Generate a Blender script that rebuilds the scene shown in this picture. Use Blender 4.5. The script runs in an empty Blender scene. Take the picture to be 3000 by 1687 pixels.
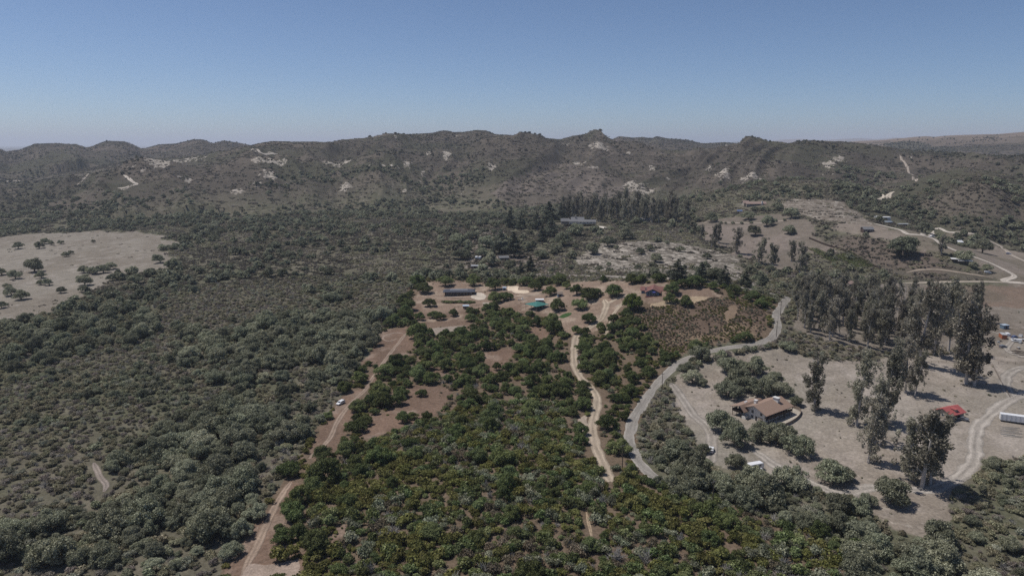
import bpy, bmesh, math, random
import numpy as np
from mathutils import Vector, Matrix

random.seed(7)
RNG = np.random.default_rng(11)
SC = bpy.context.scene
COL = SC.collection

# ------------------------------------------------------------------ camera
CAM_H = 120.0
FPX = 2050.0                       # focal length in photograph pixels (3000 wide)
PITCH = math.radians(11.6)
cam_d = bpy.data.cameras.new('camera')
cam_d.sensor_width = 36.0
cam_d.lens = 36.0 * FPX / 3000.0
cam_d.clip_start = 1.0
cam_d.clip_end = 60000.0
cam = bpy.data.objects.new('camera', cam_d)
COL.objects.link(cam)
cam.location = (0, 0, CAM_H)
cam.rotation_euler = (math.radians(90) - PITCH, 0, 0)
SC.camera = cam

# ------------------------------------------------------------------ sky, sun, exposure
SUN_EL = math.radians(63)
SUN_H = (-0.95, 0.31)              # horizontal direction towards the sun
_n = math.hypot(*SUN_H)
SUN_V = Vector((SUN_H[0] / _n * math.cos(SUN_EL), SUN_H[1] / _n * math.cos(SUN_EL), math.sin(SUN_EL)))
world = bpy.data.worlds.new('World')
SC.world = world
world.use_nodes = True
wn = world.node_tree
for n in list(wn.nodes):
    wn.nodes.remove(n)
w_out = wn.nodes.new('ShaderNodeOutputWorld')
w_bg = wn.nodes.new('ShaderNodeBackground')
w_sky = wn.nodes.new('ShaderNodeTexSky')
w_sky.sky_type = 'NISHITA'
w_sky.sun_disc = False
w_sky.sun_elevation = SUN_EL
w_sky.sun_rotation = math.atan2(SUN_H[0], SUN_H[1])
w_sky.altitude = 0.0
w_sky.air_density = 0.6
w_sky.dust_density = 0.5
w_sky.ozone_density = 4.8
w_bg.inputs['Strength'].default_value = 0.092
wn.links.new(w_sky.outputs[0], w_bg.inputs[0])
wn.links.new(w_bg.outputs[0], w_out.inputs[0])

sun_d = bpy.data.lights.new('sun', 'SUN')
sun_d.energy = 3.7
sun_d.angle = math.radians(0.53)
sun_d.color = (1.0, 0.955, 0.90)
sun = bpy.data.objects.new('sun', sun_d)
COL.objects.link(sun)
sun.rotation_euler = SUN_V.to_track_quat('Z', 'Y').to_euler()

SC.view_settings.view_transform = 'Standard'
SC.view_settings.look = 'None'
SC.view_settings.exposure = 0.0
SC.view_settings.gamma = 1.0
SC.view_settings.use_curve_mapping = False
SC.render.engine = 'CYCLES'
SC.cycles.max_bounces = 5
SC.cycles.diffuse_bounces = 2
SC.cycles.volume_bounces = 1
SC.cycles.use_denoising = False
SC.cycles.denoiser = 'OPENIMAGEDENOISE'
SC.cycles.denoising_input_passes = 'RGB_ALBEDO_NORMAL'
SC.cycles.denoising_prefilter = 'ACCURATE'

# ------------------------------------------------------------------ noise
_TAB = np.random.default_rng(5).random((512, 512)).astype(np.float64)
def vnoise(x, y, seed=0):
    ix = np.floor(x); iy = np.floor(y)
    fx = x - ix; fy = y - iy
    fx = fx * fx * (3 - 2 * fx); fy = fy * fy * (3 - 2 * fy)
    ix = (ix.astype(np.int32) + seed * 37) & 511; iy = (iy.astype(np.int32) + seed * 91) & 511
    i2 = (ix + 1) & 511; j2 = (iy + 1) & 511
    T = _TAB
    a = T[ix, iy]; b = T[i2, iy]; c = T[ix, j2]; d = T[i2, j2]
    a = a + (b - a) * fx
    c = c + (d - c) * fx
    return a + (c - a) * fy

def fbm(x, y, octv=4, seed=0):
    s = 0.0; amp = 0.5; tot = 0.0
    for o in range(octv):
        s = s + amp * vnoise(x, y, seed + o * 17)
        tot += amp; amp *= 0.5
        x = x * 2.03 + 3.1; y = y * 2.03 + 7.7
    return s / tot

def ridged(x, y, octv=3, seed=0):
    s = 0.0; amp = 0.5; tot = 0.0
    for o in range(octv):
        s = s + amp * (1 - np.abs(2 * vnoise(x, y, seed + o * 13) - 1))
        tot += amp; amp *= 0.5
        x = x * 2.1 + 1.7; y = y * 2.1 + 9.2
    return s / tot

def sstep(a, b, x):
    t = np.clip((x - a) / (b - a), 0, 1)
    return t * t * (3 - 2 * t)

# ------------------------------------------------------------------ photograph pixel -> ray
CP, SP = math.cos(PITCH), math.sin(PITCH)
def ray(u, v):
    u = np.asarray(u, float); v = np.asarray(v, float)
    a = (u - 1500.0) / FPX; b = -(v - 843.5) / FPX
    d = np.stack([a, CP + b * SP, -SP + b * CP], -1)
    return d / np.linalg.norm(d, axis=-1, keepdims=True)

def plane_pt(u, v, z):
    d = ray(u, v)
    t = (z - CAM_H) / d[..., 2]
    return d[..., 0] * t, d[..., 1] * t

def project(x, y, z):
    zz = z - CAM_H
    f = y * CP - zz * SP
    up = y * SP + zz * CP
    return 1500 + FPX * x / f, 843.5 - FPX * up / f

# ------------------------------------------------------------------ terrain
BUMPS = [  # pixel of the top, height, radius (m)
    (1905, 872, 8.0, 48), (2090, 905, 7.0, 42), (1985, 880, 5.0, 40),
    (2330, 1020, 5.0, 34), (1700, 652, 11.0, 150), (1900, 745, 7.0, 75),
    (2215, 606, 17.0, 95), (2330, 640, 12.0, 90), (2430, 600, 22.0, 80), (2320, 700, 5.0, 60),
    (2440, 700, 9.0, 50), (2560, 722, 10.0, 42), (2680, 752, 9.0, 36), (2790, 790, 6.0, 30),
    (1650, 560, 10.0, 160), (900, 760, 5.0, 120), (600, 640, 9.0, 140),
    (1600, 1500, 3.0, 40), (1300, 1330, 1.5, 30),
]
_bp = [(plane_pt(u, v, h * 1.4), h * 1.4, r * 1.4) for u, v, h, r in BUMPS]

class Layer:
    """a hill range: its crest outline, how far off it stands and where its foot is"""
    def __init__(self, crest, R0, foot, wob, back, seed, taper=1.5):
        d = ray([c[0] for c in crest], [c[1] for c in crest])
        self.az = np.arctan2(d[:, 0], d[:, 1])
        self.te = d[:, 2] / np.hypot(d[:, 0], d[:, 1])
        self.R0, self.foot, self.wob, self.back, self.seed = R0, foot, wob, back, seed
        self.taper = math.radians(taper)
    def height(self, az, r):
        te = np.interp(az, self.az, self.te)
        R = self.R0 * (1 + self.wob * (fbm(az * 9 + 5, az * 0 + self.seed, 2, self.seed) - 0.5) * 2)
        zc = CAM_H + R * te
        edge = np.minimum(sstep(self.az[0] - self.taper, self.az[0], az), 1 - sstep(self.az[-1], self.az[-1] + self.taper, az))
        f = self.foot * R
        t = np.clip((r - f) / (R - f), 0, 1)
        pf = np.sin(t * math.pi / 2) ** 1.35
        tb = np.clip((r - R) / (self.back * R), 0, 1)
        pb = 1 - 0.8 * sstep(0, 1, tb)
        return zc * np.where(r < R, pf, pb) * edge, np.where(r < R, t, 1.0) * edge

CREST_B = [(-700, 560), (-300, 545), (0, 528), (100, 520), (200, 506), (260, 496), (330, 484), (420, 470), (500, 462), (600, 455), (680, 442), (738, 428), (772, 419), (800, 415), (854, 417),
    (924, 417), (994, 423), (1023, 419), (1078, 408), (1128, 395), (1155, 393), (1202, 395), (1268, 391), (1287, 386), (1303, 383),
    (1330, 389), (1361, 389), (1392, 384), (1423, 384), (1446, 394), (1477, 397), (1543, 401), (1582, 406), (1637, 410), (1683, 399),
    (1718, 395), (1743, 388), (1761, 395), (1784, 411), (1830, 425), (1900, 436), (2000, 446), (2060, 450)]
CREST_A = [(-700, 430), (-300, 425), (0, 438), (17, 446), (58, 440), (105, 423), (163, 420), (221, 424), (254, 434), (272, 429), (311, 414), (361, 415),
    (388, 424), (411, 436), (427, 435), (466, 424), (516, 422), (567, 410), (590, 410), (625, 421), (656, 413), (695, 419), (738, 427), (800, 440)]
CREST_C = [(1760, 425), (1796, 409), (1815, 401), (1854, 405), (1885, 403), (1908, 407), (1924, 401), (1959, 407), (2000, 410), (2023, 413), (2058, 421),
    (2128, 418), (2163, 422), (2250, 430)]
CREST_D = [(2090, 440), (2167, 421), (2186, 407), (2206, 404), (2225, 409), (2248, 415), (2280, 419), (2307, 422), (2334, 417), (2388, 415), (2458, 417),
    (2516, 420), (2600, 432), (2700, 446), (2800, 452), (2950, 460), (3100, 465), (3700, 480)]
CREST_E = [(2400, 422), (2516, 414), (2582, 411), (2660, 404), (2710, 400), (2738, 402), (2776, 398), (2846, 396), (2920, 394), (3000, 388), (3200, 380), (3700, 376)]
CREST_F = [(2080, 423), (2140, 417), (2171, 415), (2256, 415), (2279, 410), (2342, 407), (2369, 409), (2404, 411), (2458, 408), (2520, 405), (2567, 408), (2625, 403), (2644, 405), (2760, 412), (2900, 420)]
CREST_G = [(2560, 548), (2640, 535), (2690, 524), (2740, 508), (2785, 497), (2830, 492), (2880, 499), (2940, 510), (3000, 520), (3100, 530), (3300, 540)]
LAYERS = [Layer(CREST_B, 2250, 0.50, 0.10, 0.5, 3, 4.0), Layer(CREST_A, 3500, 0.58, 0.06, 0.4, 5), Layer(CREST_C, 3500, 0.55, 0.05, 0.4, 8, 3.0),
          Layer(CREST_D, 2050, 0.52, 0.08, 0.5, 12, 5.0), Layer(CREST_E, 5000, 0.45, 0.04, 0.5, 15, 1.0), Layer(CREST_F, 21000, 0.8, 0.02, 0.3, 18, 0.8),
          Layer(CREST_G, 1270, 0.72, 0.05, 0.28, 21, 1.0)]

def terrain(x, y, full=False):
    x = np.asarray(x, float); y = np.asarray(y, float)
    r = np.hypot(x, y) + 1e-6
    az = np.arctan2(x, y)
    z = 2.2 * (fbm(x / 130 + 20, y / 130 + 20, 3, 31) - 0.5) * sstep(80, 280, r) + 7.0 * (fbm(x / 600, y / 600, 2, 41) - 0.45) * sstep(500, 1100, r)
    for (bx, by), h, rad in _bp:
        z = z + h * np.exp(-((x - bx) ** 2 + (y - by) ** 2) / (2 * rad * rad))
    hill = np.zeros_like(r)
    top = np.zeros_like(r)
    for L in LAYERS:
        zl, t = L.height(az, r)
        k = 9.0 * np.clip(t * 5, 0, 1) + 0.01
        hgt = np.clip(0.5 + 0.5 * (zl - z) / k, 0, 1)
        z = z * (1 - hgt) + zl * hgt + k * hgt * (1 - hgt)
        if L.R0 < 10000:
            hill = np.where(hgt > 0.3, np.maximum(hill * 0, t), hill)
    # spurs and gullies running down the hillsides
    q = np.sin(np.clip(hill, 0, 1) * math.pi) ** 0.8 * sstep(700, 1250, r) * sstep(1.0, 0.6, hill) * (1 - 0.75 * sstep(2300, 2900, r))
    w1 = fbm(x / 420 + 4, y / 420 + 9, 2, 77)
    n1 = ridged(az * 15 + w1 * 2.2, r / 900 + 3 + w1, 3, 51) - 0.55
    n2 = ridged(x / 300 + w1 * 1.5, y / 340, 4, 61) - 0.5
    z = z + q * (78 * n1 + 72 * n2) * np.clip(r / 2100, 0.5, 1.4) + sstep(850, 1700, r) * 3.0 * (fbm(x / 55, y / 55, 2, 71) - 0.5) * (r < 8000)
    if full:
        return z, hill, q, n1
    return z

_T = np.geomspace(100, 23000, 420)
def at(u, v):
    """photograph pixel(s) -> the point of the ground seen there (x, y, z)"""
    d = np.atleast_2d(ray(np.atleast_1d(u), np.atleast_1d(v)))
    out = np.zeros((len(d), 3))
    for i, dd in enumerate(d):
        X = dd[0] * _T; Y = dd[1] * _T; Z = CAM_H + dd[2] * _T
        g = Z - terrain(X, Y)
        k = np.argmax(g < 0) if (g < 0).any() else len(_T) - 1
        lo, hi = _T[max(k - 1, 0)], _T[k]
        tt = np.linspace(lo, hi, 40)
        g = CAM_H + dd[2] * tt - terrain(dd[0] * tt, dd[1] * tt)
        j = np.argmax(g < 0) if (g < 0).any() else len(tt) - 1
        t = tt[j]
        x, y = dd[0] * t, dd[1] * t
        out[i] = (x, y, terrain(np.array([x]), np.array([y]))[0])
    return out

def pt(u, v):
    p = at(u, v)[0]
    return Vector(p)

def wpoly(pix):
    a = at([p[0] for p in pix], [p[1] for p in pix])
    return a[:, :2]

def inside(poly, x, y):
    x0, y0 = poly.min(0); x1, y1 = poly.max(0)
    res = np.zeros(x.shape, bool)
    m = (x >= x0) & (x <= x1) & (y >= y0) & (y <= y1)
    if not m.any():
        return res
    xs, ys = x[m], y[m]
    c = np.zeros(xs.shape, bool)
    n = len(poly)
    for i in range(n):
        ax, ay = poly[i]; bx, by = poly[(i + 1) % n]
        if ay == by:
            continue
        cond = ((ay > ys) != (by > ys)) & (xs < (bx - ax) * (ys - ay) / (by - ay) + ax)
        c ^= cond
    res[m] = c
    return res

# ------------------------------------------------------------------ materials
def new_mat(name):
    m = bpy.data.materials.new(name)
    m.use_nodes = True
    nt = m.node_tree
    b = nt.nodes.get('Principled BSDF')
    b.inputs['Roughness'].default_value = 0.9
    b.inputs['Specular IOR Level'].default_value = 0.2
    return m, nt, b

def N(nt, t, **kw):
    n = nt.nodes.new(t)
    for k, v in kw.items():
        setattr(n, k, v)
    return n

def plain(name, col, rough=0.85, var=0.12, scale=3.0, metal=0.0, spec=0.25):
    """a painted or solid surface with slight uneven wear"""
    m, nt, b = new_mat(name)
    tc = N(nt, 'ShaderNodeTexCoord')
    no = N(nt, 'ShaderNodeTexNoise')
    no.inputs['Scale'].default_value = scale
    no.inputs['Detail'].default_value = 4
    mr = N(nt, 'ShaderNodeMapRange')
    mr.inputs['To Min'].default_value = 1 - var
    mr.inputs['To Max'].default_value = 1 + var
    mx = N(nt, 'ShaderNodeMix', data_type='RGBA', blend_type='MULTIPLY')
    mx.inputs[0].default_value = 1
    mx.inputs[6].default_value = (*col, 1)
    nt.links.new(tc.outputs['Object'], no.inputs['Vector'])
    nt.links.new(no.outputs['Fac'], mr.inputs['Value'])
    nt.links.new(mr.outputs[0], mx.inputs[7])
    nt.links.new(mx.outputs[2], b.inputs['Base Color'])
    b.inputs['Roughness'].default_value = rough
    b.inputs['Metallic'].default_value = metal
    b.inputs['Specular IOR Level'].default_value = spec
    return m

def ground_material(name, attr='albedo', fine=0.9, bump=0.25):
    m, nt, b = new_mat(name)
    at_ = N(nt, 'ShaderNodeAttribute', attribute_name=attr)
    tc = N(nt, 'ShaderNodeTexCoord')
    n1 = N(nt, 'ShaderNodeTexNoise'); n1.inputs['Scale'].default_value = fine; n1.inputs['Detail'].default_value = 5; n1.inputs['Roughness'].default_value = 0.7
    n2 = N(nt, 'ShaderNodeTexNoise'); n2.inputs['Scale'].default_value = 0.13; n2.inputs['Detail'].default_value = 6; n2.inputs['Roughness'].default_value = 0.65
    a = N(nt, 'ShaderNodeMath', operation='MULTIPLY_ADD'); a.inputs[1].default_value = 1.7; a.inputs[2].default_value = 0.15
    c = N(nt, 'ShaderNodeMath', operation='MULTIPLY_ADD'); c.inputs[1].default_value = 0.9; c.inputs[2].default_value = 0.55
    p = N(nt, 'ShaderNodeMath', operation='MULTIPLY')
    mx = N(nt, 'ShaderNodeMix', data_type='RGBA', blend_type='MULTIPLY'); mx.inputs[0].default_value = 1
    bp = N(nt, 'ShaderNodeBump'); bp.inputs['Strength'].default_value = bump; bp.inputs['Distance'].default_value = 0.4
    L = nt.links.new
    L(tc.outputs['Object'], n1.inputs['Vector']); L(tc.outputs['Object'], n2.inputs['Vector'])
    L(n1.outputs['Fac'], a.inputs[0]); L(n2.outputs['Fac'], c.inputs[0])
    L(a.outputs[0], p.inputs[0]); L(c.outputs[0], p.inputs[1])
    # bare pale sand or rock showing through in ragged flecks, as much as 'pale' says
    pa = N(nt, 'ShaderNodeAttribute', attribute_name='pale')
    n3 = N(nt, 'ShaderNodeTexNoise'); n3.inputs['Scale'].default_value = 0.16; n3.inputs['Detail'].default_value = 7; n3.inputs['Roughness'].default_value = 0.72; n3.inputs['Distortion'].default_value = 0.6
    sb = N(nt, 'ShaderNodeMath', operation='SUBTRACT'); ml = N(nt, 'ShaderNodeMath', operation='MULTIPLY'); ml.inputs[1].default_value = 9.0; ml.use_clamp = True
    pm = N(nt, 'ShaderNodeMix', data_type='RGBA'); pm.inputs[7].default_value = (.37, .33, .28, 1)
    L(tc.outputs['Object'], n3.inputs['Vector']); L(pa.outputs['Fac'], sb.inputs[0]); L(n3.outputs['Fac'], sb.inputs[1]); L(sb.outputs[0], ml.inputs[0]); L(ml.outputs[0], pm.inputs[0])
    L(at_.outputs['Color'], pm.inputs[6])
    L(pm.outputs[2], mx.inputs[6]); L(p.outputs[0], mx.inputs[7])
    L(mx.outputs[2], b.inputs['Base Color'])
    L(n1.outputs['Fac'], bp.inputs['Height']); L(bp.outputs[0], b.inputs['Normal'])
    b.inputs['Roughness'].default_value = 1.0
    b.inputs['Specular IOR Level'].default_value = 0.05
    return m

def tag(o, label=None, cat=None, group=None, kind=None):
    if label: o['label'] = label
    if cat: o['category'] = cat
    if group: o['group'] = group
    if kind: o['kind'] = kind
    return o

def np_mesh(name, verts, faces, mat=None, smooth=False, attrs=None):
    """verts (n,3); faces (m,k) with one k for all"""
    me = bpy.data.meshes.new(name)
    verts = np.asarray(verts, np.float32); faces = np.asarray(faces, np.int32)
    nf, k = faces.shape
    me.vertices.add(len(verts)); me.vertices.foreach_set('co', verts.ravel())
    me.loops.add(nf * k); me.loops.foreach_set('vertex_index', faces.ravel())
    me.polygons.add(nf)
    me.polygons.foreach_set('loop_start', np.arange(0, nf * k, k, dtype=np.int32))
    me.polygons.foreach_set('loop_total', np.full(nf, k, np.int32))
    if smooth:
        me.polygons.foreach_set('use_smooth', np.ones(nf, bool))
    if attrs:
        for an, av in attrs.items():
            av = np.asarray(av, np.float32)
            if av.ndim == 2:
                if av.shape[1] == 3:
                    av = np.concatenate([av, np.ones((len(av), 1), np.float32)], 1)
                a = me.color_attributes.new(an, 'FLOAT_COLOR', 'POINT')
                a.data.foreach_set('color', av.ravel())
            else:
                a = me.attributes.new(an, 'FLOAT', 'POINT')
                a.data.foreach_set('value', av)
    me.update(calc_edges=True)
    if mat:
        me.materials.append(mat)
    return me

def link(name, me, parent=None, loc=None, rz=None):
    o = bpy.data.objects.new(name, me)
    COL.objects.link(o)
    if parent: o.parent = parent
    if loc is not None: o.location = loc
    if rz is not None: o.rotation_euler = (0, 0, rz)
    return o

# ------------------------------------------------------------------ regions of the place (outlines on the ground)
PARCEL = wpoly([(1222, 806), (1500, 813), (1850, 825), (2095, 834), (2300, 892), (2258, 926), (2266, 968), (2230, 1000), (2140, 1004), (2060, 1020),
                (1990, 1050), (1930, 1110), (1885, 1190), (1868, 1260), (1870, 1320), (1895, 1370), (1950, 1410), (2513, 1613), (2485, 1686), (2480, 1760), (600, 1760), (648, 1680)])
MEADOW = wpoly([(-300, 720), (-100, 700), (0, 696), (60, 690), (200, 682), (300, 677), (400, 680), (470, 685), (505, 705), (497, 740), (480, 770), (445, 790),
                (400, 800), (370, 812), (330, 830), (300, 850), (230, 868), (170, 895), (120, 912), (0, 950), (-300, 1010)])
FIELD = wpoly([(1968, 1105), (2030, 1075), (2080, 1042), (2200, 1018), (2270, 1018), (2330, 1032), (2400, 1058), (2550, 1066), (2650, 1050), (2780, 1040), (2900, 1000), (3100, 990), (3400, 1100), (3300, 1330),
               (3000, 1330), (2880, 1360), (2800, 1420), (2775, 1480), (2765, 1545), (2690, 1560), (2600, 1535), (2530, 1485), (2440, 1430), (2340, 1415), (2210, 1400), (2120, 1380), (2080, 1360),
               (2050, 1300), (2010, 1240), (1985, 1180)])
YARD_R = wpoly([(2320, 960), (2420, 1000), (2560, 1030), (2700, 1040), (2900, 1000), (3300, 1000), (3300, 840), (2900, 880), (2800, 840), (2600, 830), (2400, 850), (2340, 900)])
PLOUGH = wpoly([(2720, 838), (2850, 838), (3000, 836), (3400, 850), (3400, 920), (3000, 905), (2850, 895), (2760, 880)])
VALLEY = wpoly([(2460, 655), (2560, 655), (2640, 680), (2720, 690), (2800, 680), (2860, 690), (2900, 720), (3000, 740), (3300, 780), (3300, 860), (2950, 835), (2900, 815), (2860, 790), (2830, 760),
                (2780, 745), (2720, 745), (2700, 715), (2600, 700), (2520, 690), (2440, 672)])
KNOLL = wpoly([(2040, 655), (2110, 640), (2200, 630), (2290, 625), (2340, 640), (2380, 660), (2420, 690), (2460, 720), (2440, 740), (2370, 735), (2330, 790), (2280, 790), (2220, 760), (2150, 750), (2120, 720), (2060, 700)])
PALE_SLOPE = wpoly([(2270, 600), (2330, 583), (2420, 585), (2470, 592), (2520, 625), (2560, 660), (2500, 655), (2400, 645), (2330, 625), (2290, 625)])
SAND = wpoly([(1690, 770), (1740, 730), (1770, 712), (1900, 706), (2000, 712), (2080, 730), (2150, 750), (2180, 800), (2250, 850), (2150, 830), (2000, 812), (1900, 806), (1760, 800)])
MIDSOIL = wpoly([(1330, 670), (1420, 655), (1480, 680), (1400, 730), (1420, 745), (1560, 745), (1600, 760), (1700, 780), (1720, 812), (1560, 812), (1380, 806), (1360, 770), (1390, 720)])
SCRUB_SLOPE = wpoly([(1840, 912), (1920, 895), (2040, 885), (2110, 870), (2180, 880), (2240, 905), (2250, 950), (2225, 992), (2130, 996), (2040, 1012), (1960, 1050), (1920, 1010), (1880, 960)])
HUMP = wpoly([(2400, 690), (2480, 690), (2560, 702), (2640, 722), (2700, 742), (2760, 762), (2830, 786), (2930, 818), (2800, 826), (2660, 826), (2600, 800), (2540, 762), (2480, 732), (2420, 712)])
BOWL = wpoly([(1440, 570), (1480, 530), (1560, 500), (1640, 480), (1740, 490), (1820, 530), (1860, 560), (1740, 590), (1640, 600), (1560, 610), (1480, 600)])
HOME = wpoly([(1195, 905), (1215, 870), (1260, 828), (1300, 820), (1700, 826), (1850, 834), (2080, 842), (2110, 862), (2060, 876), (1930, 888), (1860, 885), (1800, 905), (1765, 955), (1690, 988), (1640, 985),
              (1630, 935), (1560, 918), (1440, 908), (1385, 912), (1372, 952), (1300, 982), (1250, 978), (1215, 950)])
CLEAR = [wpoly(p) for p in (
    [(1060, 1062), (1129, 966), (1195, 955), (1212, 1007), (1190, 1064), (1150, 1068)],
    [(1415, 1030), (1489, 1019), (1512, 1025), (1484, 1060), (1480, 1098), (1415, 1096)],
    [(1185, 1133), (1217, 1124), (1297, 1127), (1328, 1143), (1306, 1182), (1282, 1210), (1212, 1250), (1133, 1273), (1045, 1285), (1085, 1217), (1189, 1187)],
    [(1000, 1157), (1060, 1138), (1042, 1180), (1012, 1240), (992, 1300), (952, 1345), (915, 1352), (905, 1325), (958, 1225)],
    [(846, 1412), (868, 1428), (835, 1472), (850, 1515), (795, 1565), (800, 1625), (890, 1625), (875, 1690), (655, 1700), (708, 1610), (766, 1510), (825, 1425)],
    [(1262, 1070), (1300, 1080), (1312, 1100), (1265, 1096)],
    [(1538, 1008), (1552, 955), (1590, 952), (1600, 985)],
    [(1075, 1110), (1092, 1085), (1112, 1090), (1100, 1130)],
    [(975, 1560), (1000, 1530), (1015, 1540), (990, 1590), (950, 1610)],
)]
TREE_BAND = [wpoly(p) for p in (
    [(2585, 422), (2640, 415), (2720, 425), (2800, 437), (2860, 450), (2990, 470), (3100, 480), (3100, 470), (2990, 455), (2880, 470), (2800, 465), (2700, 445)],
    [(2440, 560), (2500, 545), (2560, 575), (2640, 590), (2720, 610), (2740, 640), (2720, 655), (2640, 650), (2560, 640), (2490, 610)],
    [(2750, 640), (2830, 630), (2880, 650), (2870, 672), (2780, 668)],
    [(2880, 660), (2950, 640), (3100, 620), (3100, 730), (2990, 735), (2940, 715), (2890, 690)],
    [(2730, 710), (2800, 690), (2880, 690), (2900, 715), (2830, 725), (2760, 730)],
)]
# bare sandstone: centre pixel, half width, half height (pixels)
ROCK = [(455, 474, 42, 8), (550, 470, 58, 9), (425, 496, 24, 7), (262, 508, 28, 3), (385, 488, 14, 5), (760, 466, 20, 4), (805, 473, 36, 5), (755, 447, 20, 3), (800, 450, 20, 3),
        (955, 478, 16, 9), (985, 482, 20, 6), (1015, 472, 16, 6), (1146, 488, 28, 7), (1192, 478, 20, 9), (1256, 452, 9, 5), (1313, 447, 20, 9), (1085, 485, 5, 3), (790, 515, 26, 13), (755, 540, 14, 7), (700, 562, 20, 9),
        (1010, 545, 22, 14), (1240, 512, 8, 10), (1440, 492, 14, 10), (1185, 560, 8, 6), (40, 530, 24, 6), (525, 518, 14, 3), (550, 525, 16, 4), (370, 552, 22, 4), (1660, 425, 12, 8), (1750, 425, 34, 9), (1840, 447, 8, 4),
        (1855, 548, 26, 14), (1890, 560, 30, 14), (1690, 480, 30, 5), (1740, 490, 22, 5), (1340, 398, 12, 2.5), (1908, 490, 12, 7), (1960, 525, 10, 6), (2120, 505, 22, 9), (2205, 512, 30, 9), (2078, 497, 9, 9), (2125, 427, 9, 6), (2430, 485, 22, 16), (2455, 465, 14, 10), (1905, 408, 25, 4), (2590, 563, 12, 4), (2665, 462, 8, 3), (1158, 399, 6, 5)]

def ragged(P, amp, seed):
    """break up an outline so that it wanders as a natural edge does"""
    out = []
    for i in range(len(P)):
        a, b = P[i], P[(i + 1) % len(P)]
        n = max(1, int(np.linalg.norm(b - a) / 6.0))
        for k in range(n):
            out.append(a + (b - a) * k / n)
    out = np.array(out)
    w = np.stack([fbm(out[:, 0] / 34, out[:, 1] / 34, 3, seed), fbm(out[:, 0] / 34 + 70, out[:, 1] / 34, 3, seed)], 1) - 0.5
    return out + w * 2 * amp
MEADOW = ragged(MEADOW, 26, 901); KNOLL = ragged(KNOLL, 14, 903); FIELD = ragged(FIELD, 4, 905); VALLEY = ragged(VALLEY, 12, 907); SAND = ragged(SAND, 12, 909)
HOME = ragged(HOME, 5, 911); CLEAR = [ragged(p, 3.0, 913 + i) for i, p in enumerate(CLEAR)]

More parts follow.
